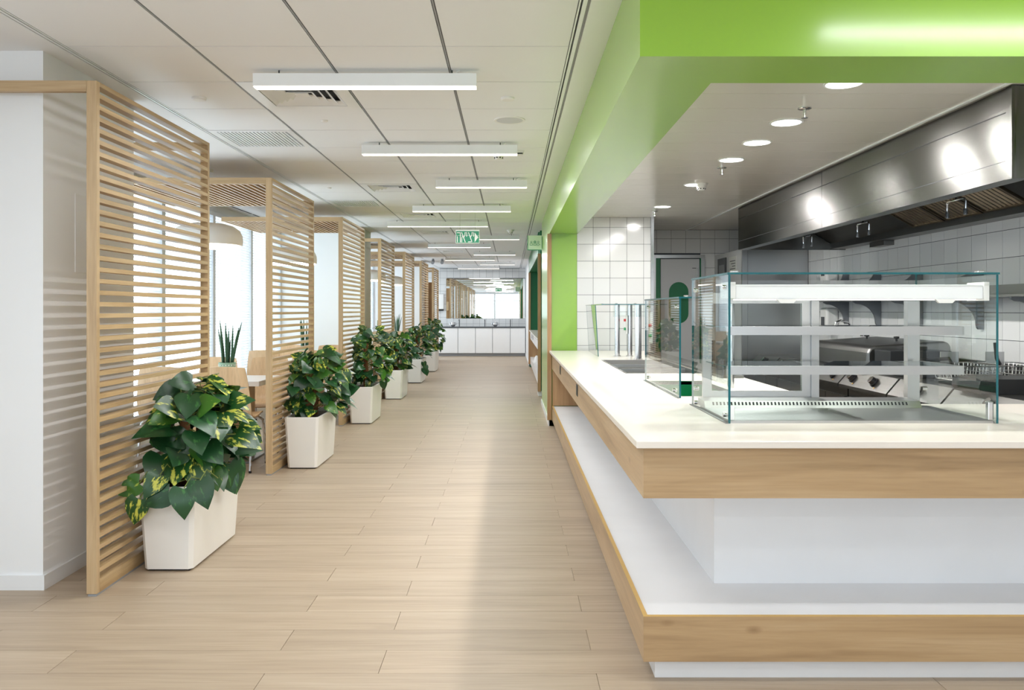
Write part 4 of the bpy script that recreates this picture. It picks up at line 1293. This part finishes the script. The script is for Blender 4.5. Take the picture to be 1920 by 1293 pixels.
# fryer with baskets
for bi, (xx, lb) in enumerate(((2.78, 'wire fryer basket nearest the counter'), (3.08, 'wire fryer basket nearest the wall'))):
    t = thing('fryer_basket', (xx + 0.12, 5.15, 0.94), lb, 'fryer basket', 'wire fryer baskets')
    wr = MB()
    za, zb = 0.93, 1.03
    for i in range(9):
        u = i / 8
        wr.tube([(xx + 0.24 * u, 4.95, zb), (xx + 0.02 + 0.2 * u, 4.97, za), (xx + 0.02 + 0.2 * u, 5.33, za), (xx + 0.24 * u, 5.35, zb)], 0.0025, 4)
    for i in range(12):
        u = i / 11
        wr.tube([(xx, 4.95 + 0.4 * u, zb), (xx + 0.02, 4.97 + 0.36 * u, za), (xx + 0.22, 4.97 + 0.36 * u, za), (xx + 0.24, 4.95 + 0.4 * u, zb)], 0.0025, 4)
    for zz, e in ((zb, 0), (0.98, 0.01)):
        wr.tube([(xx + e, 4.95 + e, zz), (xx + 0.24 - e, 4.95 + e, zz), (xx + 0.24 - e, 5.35 - e, zz), (xx + e, 5.35 - e, zz), (xx + e, 4.95 + e, zz)], 0.004, 5)
    tag(wr.build('wire', 'steel_z', t), kind='stuff')
    MB().tube([(xx, 5.1, zb), (xx - 0.02, 5.1, zb + 0.04), (xx - (0.2 if bi == 0 else 0.03), 5.1, zb + (0.03 if bi == 0 else 0.14))], 0.012, 8).build('handle', 'black_plastic', t)
    box('hook_plate', xx + 0.06, xx + 0.18, 5.352, 5.36, 0.98, 1.10, 'steel_z', t)
t = thing('fryer_bridge', (2.95, 4.62, 0.906), 'black rounded fryer tray with a steel bin at the near end of the cooking line', 'tray')
MB().prism([(2.62, 0.906), (2.60, 0.94), (2.61, 0.98), (2.64, 0.99), (3.42, 0.99), (3.44, 0.98), (3.44, 0.906)], 'y', 4.5, 4.78).build('tray', 'black_plastic', t)
t = thing('wall_dispenser', (3.55, 8.95, 1.1), 'rounded white soap dispenser under the wall shelf', 'dispenser')
o = box('case', 3.46, 3.598, 8.88, 9.08, 1.14, 1.40, 'white_plastic', t, bev=0.03)
box('window', 3.4585, 3.4598, 8.93, 9.03, 1.20, 1.30, 'dark_grey', o)
t = thing('wall_tap', (3.5, 8.2, 1.2), 'chrome swing tap on the tiled wall over the cooking line', 'tap')
smooth_by_angle(MB().tube([(3.598, 8.2, 1.14), (3.50, 8.2, 1.14), (3.47, 8.2, 1.17), (3.40, 8.15, 1.25), (3.30, 8.1, 1.27), (3.24, 8.08, 1.25), (3.23, 8.08, 1.20)], 0.011, 10).build('spout', 'chrome', t))
MB().lathe(3.56, 8.2, [(0.02, 1.11), (0.024, 1.13), (0.024, 1.16), (0.012, 1.18), (0.012, 1.2), (0.0001, 1.2)], 14).build('valve', 'chrome', t)

# ---- inner kitchen counter equipment behind the left leg: refrigerated drawer unit
t = thing('hot_unit', (1.9, 7.2, 0), 'dark drop-in hot plate behind the middle glass guard', 'hot plate')
box('plate', 1.48, 1.645, 5.7, 8.9, WT + 0.001, WT + 0.02, 'steel_dark', t, bev=0.004)

# ---- second (deep green) counter in the next opening
t = thing('far_counter', (0.8, 16.4, 0), 'second white serving counter inside the deep green opening', 'counter')
box('worktop', 0.45, 1.6, 13.3, 19.55, WT - 0.026, WT, 'stone', t, bev=0.003)
o = box('fascia_board', 0.48, 0.51, 13.3, 19.55, 0.682, 0.869, 'white_laminate', t)
for yy in (17.2, 18.1):
    box('socket', 0.474, 0.4795, yy - 0.06, yy + 0.06, 0.745, 0.83, 'black_plastic', o)
box('body', 0.85, 1.6, 13.3, 19.55, 0.24, 0.869, 'scuffed_white', t)
box('end_panel', 0.487, 0.849, 19.53, 19.55, 0.246, 0.681, 'oak_z', t)
box('ledge_board', 0.48, 1.6, 13.3, 19.55, 0.08, 0.245, 'white_laminate', t)
box('kick_plate', 0.53, 1.6, 13.3, 19.55, 0.0, 0.079, 'scuffed_white', t)
t = thing('folded_cloth', (0.62, 17.6, 0.246), 'crumpled white cloth on the ledge of the far counter', 'cloth')
vs, fs = [], []
rng = random.Random(3)
for i in range(9):
    for j in range(9):
        e = min(i, 8 - i, j, 8 - j)
        vs.append((0.50 + 0.26 * i / 8, 17.3 + 0.7 * j / 8, 0.2465 + (0 if e == 0 else 0.05 + 0.05 * rng.random() + 0.02 * min(e, 2))))
for i in range(8):
    for j in range(8):
        fs.append((i * 9 + j, (i + 1) * 9 + j, (i + 1) * 9 + j + 1, i * 9 + j + 1))
mesh('cloth', vs, fs, 'white_plastic', t, smooth=True)

# ---- far wash basin unit
t = thing('wash_counter', (-0.83, 24.5, 0), 'white wash basin cabinet with five flat doors below the mirror', 'cabinet')
box('body', -2.18, 0.446, 24.225, YF - 0.001, 0.085, 0.845, 'grid_grey', t)
box('plinth', -2.18, 0.446, 24.26, YF - 0.001, 0.0, 0.084, 'grid_grey', t)
dx = [-2.15, -1.566, -1.044, -0.533, -0.005, 0.446]
for a, b2 in zip(dx[:-1], dx[1:]):
    box('door', a + 0.007, b2 - 0.007, 24.2, 24.2245, 0.09, 0.838, 'white_laminate', t)
box('worktop', -2.2, 0.447, 24.18, YF - 0.001, 0.8455, 0.875, 'dark_stone', t)
for px, lb in ((860.8, 'left tall black tap on the wash counter'), (909, 'middle tall black tap on the wash counter'), (957, 'right tall black tap on the wash counter')):
    x = (px - 957) * 24.5 / 1520
    t = thing('basin_tap', (x, 24.55, 0.875), lb, 'tap', 'taps on the wash counter')
    smooth_by_angle(MB().tube([(x, 24.6, 0.875), (x, 24.6, 1.06), (x, 24.58, 1.08), (x, 24.45, 1.08), (x, 24.44, 1.06)], 0.012, 8).build('spout', 'dark_grey', t))
    box('lever', x - 0.006, x + 0.006, 24.6, 24.65, 1.085, 1.095, 'dark_grey', t)
for px, lb in ((849.3, 'round silver two-handled washing cup left on the wash counter'), (928.5, 'round silver two-handled washing cup right on the wash counter')):
    x = (px - 957) * 24.4 / 1520
    t = thing('washing_cup', (x, 24.4, 0.875), lb, 'cup', 'silver washing cups')
    smooth_by_angle(MB().lathe(x, 24.4, [(0.0001, 0.875), (0.04, 0.876), (0.065, 0.91), (0.07, 0.95), (0.062, 0.985), (0.066, 1.005), (0.06, 1.005), (0.055, 0.985), (0.06, 0.94), (0.0001, 0.89)], 20).build('bowl', 'chrome', t))
    for s in (-1, 1):
        MB().tube([(x + s * 0.06, 24.4, 0.99), (x + s * 0.10, 24.4, 0.985), (x + s * 0.105, 24.4, 0.95), (x + s * 0.068, 24.4, 0.92)], 0.008, 6).build('handle', 'chrome', t)
t = thing('wall_mirror', ((MX0 + MX1) / 2, YF - 0.01, MZ0), 'wide frameless mirror on the far tiled wall', 'mirror')
box('mirror_glass', MX0, MX1, YF - 0.012, YF - 0.002, MZ0, MZ1, 'mirror', t)
t = thing('towel_dispenser', (-2.1, YF - 0.06, 1.45), 'white and black hand dryer beside the mirror', 'hand dryer')
o = box('case', -2.22, -2.03, YF - 0.12, YF - 0.001, 1.40, 1.86, 'white_plastic', t, bev=0.02)
box('outlet', -2.21, -2.04, YF - 0.121, YF - 0.005, 1.355, 1.399, 'black_plastic', t)

# ---- tables, chairs, pendants, table plants


def chair_proto():
    """beech shell chair facing +y, origin on the floor at the seat centre"""
    t = thing('shell_chair', (0, 0, 0), 'c', 'chair', 'beech shell chairs at the booth tables')
    prof = [(0.21, 0.445, 0.17), (0.19, 0.462, 0.195), (0.12, 0.468, 0.208), (0.02, 0.455, 0.213), (-0.08, 0.448, 0.213), (-0.15, 0.458, 0.212), (-0.185, 0.49, 0.213), (-0.205, 0.54, 0.215),
            (-0.222, 0.62, 0.213), (-0.238, 0.70, 0.205), (-0.252, 0.78, 0.195), (-0.264, 0.86, 0.182), (-0.270, 0.90, 0.175)]
    nu = 9
    vs, fs = [], []
    for k, (y, z, hw) in enumerate(prof):
        back = max(0, (z - 0.47) / 0.43)
        for i in range(nu):
            u = -1 + 2 * i / (nu - 1)
            dz = 0.012 * u * u * (1 - back) - (0.012 * u * u if k == len(prof) - 1 else 0)
            vs.append((u * hw, y + 0.022 * back * u * u, z + dz))
    th = 0.011
    nb = len(vs)
    for k, (y, z, hw) in enumerate(prof):
        a = Vector((0, *prof[max(0, k - 1)][:2])); c = Vector((0, *prof[min(len(prof) - 1, k + 1)][:2]))
        d = (c - a).normalized(); nrm = Vector((0, -d.z, d.y)); nrm = -nrm if nrm.z > 0 or (abs(nrm.z) < 0.5 and nrm.y > 0) else nrm
        for i in range(nu):
            vs.append(tuple(Vector(vs[k * nu + i]) + nrm * th))
    for base in (0, nb):
        for k in range(len(prof) - 1):
            for i in range(nu - 1):
                a = base + k * nu + i
                fs.append((a, a + 1, a + nu + 1, a + nu))
    ring = [i for i in range(nu)] + [k * nu + nu - 1 for k in range(1, len(prof))] + [(len(prof) - 1) * nu + i for i in range(nu - 2, -1, -1)] + [k * nu for k in range(len(prof) - 2, 0, -1)]
    for a, b2 in zip(ring, ring[1:] + ring[:1]):
        fs.append((a, b2, nb + b2, nb + a))
    o = mesh('shell', vs, fs, 'beech', t, origin=(0, 0, 0)); smooth_by_angle(o, 40)
    r = 0.011
    for s in (-1, 1):
        smooth_by_angle(MB().tube([(s * 0.10, 0.10, 0.44), (s * 0.17, 0.13, 0.435), (s * 0.20, 0.165, 0.40), (s * 0.205, 0.18, 0.33), (s * 0.215, 0.215, 0.008)], r, 10).build('leg', 'chrome', t, origin=(0, 0, 0)))
        smooth_by_angle(MB().tube([(s * 0.10, -0.10, 0.432), (s * 0.17, -0.13, 0.435), (s * 0.20, -0.155, 0.41), (s * 0.205, -0.17, 0.36), (s * 0.215, -0.235, 0.008)], r, 10).build('leg', 'chrome', t, origin=(0, 0, 0)))
        for yy in (0.215, -0.235):
            MB().lathe(s * 0.215, yy, [(0.012, 0.0), (0.013, 0.015), (0.0115, 0.02)], 10).build('foot', 'black_plastic', t, origin=(0, 0, 0))
    MB().tube([(-0.10, 0.10, 0.44), (-0.10, -0.10, 0.433)], 0.010, 8).tube([(0.10, 0.10, 0.44), (0.10, -0.10, 0.433)], 0.010, 8).box(-0.1, 0.1, -0.03, 0.03, 0.436, 0.444).build('seat_frame', 'chrome', t, origin=(0, 0, 0))
    return t


booths = [(starts[1], 'first'), (starts[2], 'second'), (starts[4], 'third'), (starts[5], 'fourth')]
proto = chair_proto()
used = False


def place_chair(x, y, rz, label):
    global used
    if not used:
        o = proto; used = True
    else:
        o = copy_tree(proto)
    o.location = (x, y, 0); o.rotation_euler = (0, 0, rz)
    o['label'] = label
    return o


def table(x0, x1, y0, y1, label):
    t = thing('booth_table', ((x0 + x1) / 2, (y0 + y1) / 2, 0), label, 'table', 'white booth tables')
    box('tabletop', x0, x1, y0, y1, 0.70, 0.745, 'white_laminate', t, bev=0.004)
    xm = (x0 + x1) / 2; ym = (y0 + y1) / 2
    box('pedestal', x0 + 0.18, x1 - 0.18, ym - 0.12, ym + 0.12, 0.02, 0.70, 'oak_z', t)
    box('foot_plate', x0 + 0.12, x1 - 0.12, ym - 0.24, ym + 0.24, 0.0, 0.02, 'steel', t, bev=0.004)


def pendant(x, y, label):
    t = thing('pendant_lamp', (x, y, 1.96), label, 'pendant lamp', 'white dome pendant lamps')
    prof = [(0.296, 1.96), (0.304, 1.965), (0.307, 2.0), (0.303, 2.05), (0.28, 2.10), (0.225, 2.135), (0.15, 2.155), (0.06, 2.165), (0.0001, 2.167)]
    inner = [(0.0001, 2.15), (0.14, 2.14), (0.215, 2.12), (0.262, 2.09), (0.288, 2.055), (0.295, 2.02), (0.294, 1.98), (0.296, 1.96)]
    smooth_by_angle(MB().lathe(x, y, prof + inner, 40).build('shade', 'white_plastic', t), 50)
    MB().lathe(x, y, [(0.0001, 1.943), (0.27, 1.943), (0.29, 1.95), (0.29, 1.964), (0.0001, 1.964)], 40).build('diffuser', 'pendant_led', t)
    MB().tube([(x, y, 2.166), (x, y, CEIL)], 0.003, 6).build('cord', 'white_plastic', t)
    MB().lathe(x, y, [(0.05, CEIL - 0.03), (0.05, CEIL), (0.0001, CEIL)], 18).build('ceiling_rose', 'white_plastic', t)


def spikes(x, y, z, h, n_, label, kind, seed):
    rng = random.Random(seed)
    t = thing('potted_snake_plant' if kind == 'snake' else 'potted_leafy_plant', (x, y, z), label, 'potted plant', 'small plants on the booth tables')
    r0 = 0.078
    smooth_by_angle(MB().lathe(x, y, [(0.0001, z), (r0 * 0.86, z), (r0, z + 0.13), (r0, z + 0.14), (r0 - 0.008, z + 0.14), (r0 - 0.01, z + 0.12), (0.0001, z + 0.12)], 24).build('pot', 'pot_green', t))
    rows = MB()
    for k in range(5):
        zz = z + 0.02 + k * 0.024
        rr = r0 * (0.86 + 0.14 * (zz - z) / 0.13) + 0.0005
        for j in range(18):
            a = 2 * math.pi * (j + 0.5 * (k % 2)) / 18
            rows.box(x + rr * math.cos(a) - 0.004, x + rr * math.cos(a) + 0.004, y + rr * math.sin(a) - 0.004, y + rr * math.sin(a) + 0.004, zz - 0.005, zz + 0.005)
    tag(rows.build('studs', 'white_plastic', t), kind='stuff')
    MB().lathe(x, y, [(0.0001, z + 0.124), (r0 - 0.011, z + 0.122), (r0 - 0.011, z + 0.121), (0.0001, z + 0.121)], 20).build('soil', 'soil', t)
    for i in range(n_):
        a = rng.uniform(0, 2 * math.pi); q = rng.uniform(0.01, 0.05)
        hh = h * rng.uniform(0.55, 1.0); lean = rng.uniform(0.02, 0.30) * (0.4 + q / 0.05 * 0.6)
        bx, by = x + q * math.cos(a), y + q * math.sin(a)
        if kind == 'snake':
            pts = [(bx + lean * hh * u ** 1.3 * math.cos(a), by + lean * hh * u ** 1.3 * math.sin(a), z + 0.11 + hh * u) for u in (0, 0.2, 0.45, 0.7, 0.9, 1.0)]
            smooth_by_angle(MB().tube(pts, 0.01, 7, radii=[0.009, 0.011, 0.0105, 0.009, 0.005, 0.0012]).build('leaf', 'snake_leaf', t), 60)
        else:
            st = z + 0.12 + hh * rng.uniform(0.1, 0.85)
            L_ = rng.uniform(0.10, 0.17)
            u_ = Vector((math.cos(a), math.sin(a), 0.55)).normalized(); s_ = Vector((-math.sin(a), math.cos(a), 0))
            p0 = Vector((x, y, st))
            vs, fs = [], []
            for k in range(5):
                u = k / 4
                c = p0 + u_ * L_ * u + Vector((0, 0, -0.08 * u * u))
                wv = 0.016 * math.sin(math.pi * min(1, u * 0.85 + 0.12))
                vs += [c - s_ * wv, c + Vector((0, 0, -0.003)), c + s_ * wv]
            for k in range(4):
                fs += [(k * 3, k * 3 + 1, k * 3 + 4, k * 3 + 3), (k * 3 + 1, k * 3 + 2, k * 3 + 5, k * 3 + 4)]
            mesh('leaf', vs, fs, 'snake_leaf', t, smooth=True)
    if kind != 'snake':
        MB().tube([(x, y, z + 0.12), (x + 0.01, y, z + 0.12 + h * 0.9)], 0.006, 6).build('stem', 'stem', t)


pl = ['snake', 'snake', 'leafy', 'snake']
for bi, (ys_, nm_) in enumerate(booths):
    table(-3.15, -2.22, ys_ + 0.42, ys_ + 1.10, 'white table in the %s booth from the camera' % nm_)
    place_chair(-2.41, ys_ + 0.33, 0, 'beech shell chair with its back to the camera in the %s booth, aisle side' % nm_)
    place_chair(-2.95, ys_ + 0.33, 0.06, 'beech shell chair with its back to the camera in the %s booth, window side' % nm_)
    place_chair(-2.44, ys_ + 1.24, math.pi, 'beech shell chair facing the camera in the %s booth, aisle side' % nm_)
    place_chair(-2.97, ys_ + 1.24, math.pi - 0.05, 'beech shell chair facing the camera in the %s booth, window side' % nm_)
    pendant(-2.75, ys_ + 0.62, 'white dome pendant lamp over the table of the %s booth' % nm_)
    spikes(-2.655, ys_ + 0.86, 0.745, (0.44, 0.46, 0.34, 0.44)[bi], 13 if pl[bi] == 'snake' else 26, {'snake': 'spiky snake plant in a pale green pot on the table of the %s booth', 'leafy': 'leafy plant in a pale green pot on the table of the %s booth'}[pl[bi]] % nm_, pl[bi], 11 + bi)
# little wire basket beside the first plant
t = thing('napkin_basket', (-2.82, starts[1] + 0.8, 0.745), 'small wire napkin basket beside the first snake plant', 'basket')
wr = MB()
xx, yy = -2.86, starts[1] + 0.78
for zz in (0.75, 0.79, 0.83):
    wr.tube([(xx, yy, zz), (xx + 0.12, yy, zz), (xx + 0.12, yy + 0.1, zz), (xx, yy + 0.1, zz), (xx, yy, zz)], 0.0022, 5)
for u in (0, 0.04, 0.08, 0.12):
    wr.tube([(xx + u, yy, 0.83), (xx + u, yy, 0.747), (xx + u, yy + 0.1, 0.747), (xx + u, yy + 0.1, 0.83)], 0.0022, 5)
wr.build('wire', 'dark_grey', t)

# ---- planters with pothos
LEAF = {}


def leaf_mesh(var, mat):
    key = (var, mat)
    if key in LEAF: return LEAF[key]
    rng = random.Random(100 + var)
    rows = [(-0.10, 0.34), (0.0, 0.44), (0.18, 0.50), (0.40, 0.46), (0.62, 0.34), (0.82, 0.17), (1.0, 0.0)]
    cols = (-1, -0.55, 0, 0.55, 1)
    vs, fs = [], []
    curl = rng.uniform(0.15, 0.45); fold = rng.uniform(0.10, 0.30); tw = rng.uniform(-0.12, 0.12)
    asym = rng.uniform(0.92, 1.08)
    for k, (t_, w_) in enumerate(rows):
        for c in cols:
            x = c * w_ * 0.92 * (asym if c > 0 else 1 / asym)
            y = t_
            if k == 0: y = -0.12 * abs(c) + 0.02 * (1 - abs(c)) if abs(c) > 0.1 else 0.03
            if k == 1 and c == 0: y = 0.05
            z = fold * abs(x) - curl * max(0, t_) ** 2 - 0.10 * abs(c) ** 3 * w_ + tw * x * t_ * 2
            vs.append((x, y, z))
    n_ = len(cols)
    for k in range(len(rows) - 1):
        for i in range(n_ - 1):
            a = k * n_ + i
            fs.append((a, a + 1, a + n_ + 1, a + n_))
    me = bpy.data.meshes.new('leaf')
    me.from_pydata(vs, [], fs)
    me.materials.append(M[mat])
    me.polygons.foreach_set('use_smooth', [True] * len(fs))
    bm = bmesh.new(); bm.from_mesh(me); bmesh.ops.remove_doubles(bm, verts=bm.verts, dist=1e-5); bm.to_mesh(me); bm.free()
    LEAF[key] = me
    return me


def add_leaf(t, pos, direction, normal, size, var, mat):
    d = Vector(direction).normalized(); nrm = Vector(normal)
    x = d.cross(nrm).normalized(); z = x.cross(d).normalized()
    o = bpy.data.objects.new('leaf', leaf_mesh(var, mat))
    col.objects.link(o); o.parent = t
    rot = Matrix((x, d, z)).transposed().to_4x4()
    o.matrix_local = Matrix.Translation(Vector(pos) - wloc(t)) @ rot @ Matrix.Diagonal((size, size, size, 1))
    return o


def potted_pothos(k, yc, top, spread, n_, size, label, seed, poles=1):
    rng = random.Random(seed)
    cx = -1.803
    t = thing('potted_pothos', (cx, yc, 0), label, 'potted plant', 'white planters with pothos along the screens')
    L0, W0, L1, W1, H = 0.345, 0.127, 0.375, 0.147, 0.45
    m_ = MB()
    def rect(hx, hy, z, r=0.02):
        return [(cx + sx_ * hx + ax, yc + sy_ * hy + ay, z) for sx_, sy_, ax, ay in ((-1, -1, r, 0), (1, -1, -r, 0), (1, -1, 0, r), (1, 1, 0, -r), (1, 1, -r, 0), (-1, 1, r, 0), (-1, 1, 0, -r), (-1, -1, 0, r))]
    rings = [rect(W0, L0, 0.012), rect(W1, L1, H - 0.004), rect(W1 - 0.004, L1 - 0.004, H), rect(W1 - 0.012, L1 - 0.012, H), rect(W1 - 0.016, L1 - 0.016, H - 0.06)]
    vs = [v for r in rings for v in r]
    fs = [tuple(range(8))[::-1]]
    for a in range(len(rings) - 1):
        for j in range(8):
            fs.append((a * 8 + j, a * 8 + (j + 1) % 8, (a + 1) * 8 + (j + 1) % 8, (a + 1) * 8 + j))
    m_.add(vs, fs)
    m_.build('planter', 'planter_white', t)
    box('plinth', cx - W0 + 0.02, cx + W0 - 0.02, yc - L0 + 0.02, yc + L0 - 0.02, 0.0, 0.0118, 'black_plastic', t)
    box('soil', cx - W1 + 0.018, cx + W1 - 0.018, yc - L1 + 0.018, yc + L1 - 0.018, H - 0.08, H - 0.035, 'soil', t)
    pxs = [(-0.12, 0.12), (0,)][poles == 1]
    for py in pxs:
        ph = (top - H) * 0.8
        m2 = MB()
        pts = [(cx, yc + py, H - 0.036 + ph * u / 8) for u in range(9)]
        m2.tube(pts, 0.03, 12, radii=[0.03 + 0.004 * rng.uniform(-1, 1) for _ in pts])
        smooth_by_angle(m2.build('moss_pole', 'coir', t), 60)
    stems = MB()
    mats = ['leaf_variegated', 'leaf_dark', 'leaf_dark', 'leaf_variegated', 'leaf_light', 'leaf_dark']
    hh = top - H
    for i in range(n_):
        f = (i + 0.5) / n_
        v = f ** 0.95                       # height fraction
        a = i * 2.39996 + rng.uniform(-0.3, 0.3)
        prof = (0.72 + 0.28 * min(1, v / 0.35) if v < 0.35 else 1.0 - 0.62 * ((v - 0.35) / 0.65) ** 1.6) * (0.45 + 0.55 * rng.random() ** 0.6)
        rx, ry = spread[0] * prof, spread[1] * prof
        px_, py_ = cx + rx * math.cos(a) + 0.05, yc + ry * math.sin(a)
        pz = H + 0.045 + (hh - 0.06) * v + rng.uniform(-0.03, 0.03)
        if px_ < XS + 0.03: px_ = XS + 0.03 + rng.uniform(0, 0.06)
        out = Vector((math.cos(a) * 0.8, math.sin(a), 0))
        d = Vector((out.x + rng.uniform(-0.6, 0.6), out.y * 0.7 + rng.uniform(-0.6, 0.35), -0.45 + 0.45 * v + rng.uniform(-0.65, 0.6)))
        if px_ < XS + 0.12: d.x = abs(d.x) * 0.3
        nrm = Vector((out.x * 0.7 + 0.2 + rng.uniform(-0.45, 0.45), out.y * 0.5 - 0.5 + rng.uniform(-0.4, 0.4), 0.65 + rng.uniform(-0.35, 0.4)))
        s = size * rng.uniform(0.72, 1.12) * (1.0 if v < 0.85 else 0.9)
        add_leaf(t, (px_, py_, pz), d, nrm, s, rng.randrange(8), rng.choice(mats))
        if i % 2 == 0:
            py0 = min(pxs, key=lambda q: abs(yc + q - py_))
            q0 = Vector((cx + 0.015 * math.cos(a), yc + py0 + 0.015 * math.sin(a), max(H - 0.03, pz - 0.06))); q2 = Vector((px_, py_, pz))
            q1 = (q0 + q2) / 2 + Vector((0, 0, 0.03))
            stems.tube([q0, q1, q2], 0.003, 5)
    if k == 0:
        for (px, py, yy, dd, sz) in ((262, 905, 4.20, (-0.7, -0.2, -0.3), 0.13), (262, 935, 4.18, (-0.25, -0.1, -1), 0.14), (318, 925, 4.18, (-0.85, -0.3, -0.35), 0.14),
                                     (345, 915, 4.17, (0.1, -0.4, -0.8), 0.15), (375, 900, 4.2, (0.35, -0.4, -0.8), 0.15), (300, 890, 4.2, (-0.3, -0.5, -0.5), 0.13),
                                     (425, 885, 4.60, (0.45, -0.3, -0.9), 0.13), (398, 880, 4.4, (0.3, -0.3, -0.8), 0.12)):
            p = Vector(((px - 957) * yy / 1520, yy, EYE - (py - 581) * yy / 1520))
            add_leaf(t, p, dd, (0.15, -0.9, 0.35), sz, rng.randrange(8), rng.choice(mats))
            stems.tube([(p.x + 0.05, p.y + 0.12, H + 0.03), (p.x + 0.02, p.y + 0.04, max(p.z + 0.05, H + 0.015)), p], 0.003, 5)
    if k == 4:
        for (dx_, dz_) in ((0.17, -0.05), (0.20, -0.12), (0.17, -0.17), (0.21, -0.2)):
            p = Vector((cx + dx_, yc - 0.36, H + dz_))
            add_leaf(t, p, (0.3, -0.2, -1), (0.3, -0.9, 0.2), 0.12, rng.randrange(8), 'leaf_dark')
        stems.tube([(cx + 0.1, yc - 0.33, H + 0.01), (cx + 0.17, yc - 0.38, H - 0.02), (cx + 0.2, yc - 0.37, H - 0.2)], 0.003, 5)
    tag(smooth_by_angle(stems.build('stems', 'stem', t), 60), kind='stuff')


potted_pothos(0, 4.61, 0.99, (0.24, 0.36), 96, 0.18, 'variegated pothos in a long white planter beside the nearest slatted screen', 5, poles=2)
potted_pothos(1, 7.36, 1.00, (0.30, 0.34), 125, 0.15, 'dense pothos in a white planter beside the second slatted screen', 6, poles=2)
potted_pothos(2, 10.12, 1.13, (0.27, 0.32), 120, 0.145, 'tall pothos in a white planter beside the third slatted screen', 8)
potted_pothos(3, 12.82, 1.0, (0.25, 0.32), 100, 0.135, 'pothos in a white planter beside the fourth slatted screen', 9)
potted_pothos(4, 15.62, 1.08, (0.26, 0.32), 90, 0.135, 'pothos with a hanging vine in a white planter beside the fifth slatted screen', 10)
potted_pothos(5, 18.45, 1.15, (0.25, 0.32), 80, 0.135, 'farthest pothos in a white planter near the wash basins', 12)

# a further linear light of the same row, over the serving counter front
linear_light(2.3, 1.9, 1.18, 'linear light over the counter front, outside the picture', 11)
for y_, x_, lb in ((2.4, -0.9, 'added unseen linear light just above the picture'), (0.5, -0.4, 'added unseen linear light over the camera'), (-1.4, -0.9, 'first added linear light behind the camera'), (-3.4, -0.4, 'second added linear light behind the camera'), (-1.4, 1.9, 'added linear light behind the camera on the counter side')):
    linear_light(y_, x_, 1.18, lb, 13)  # unseen lights, added along the ceiling to brighten the near area
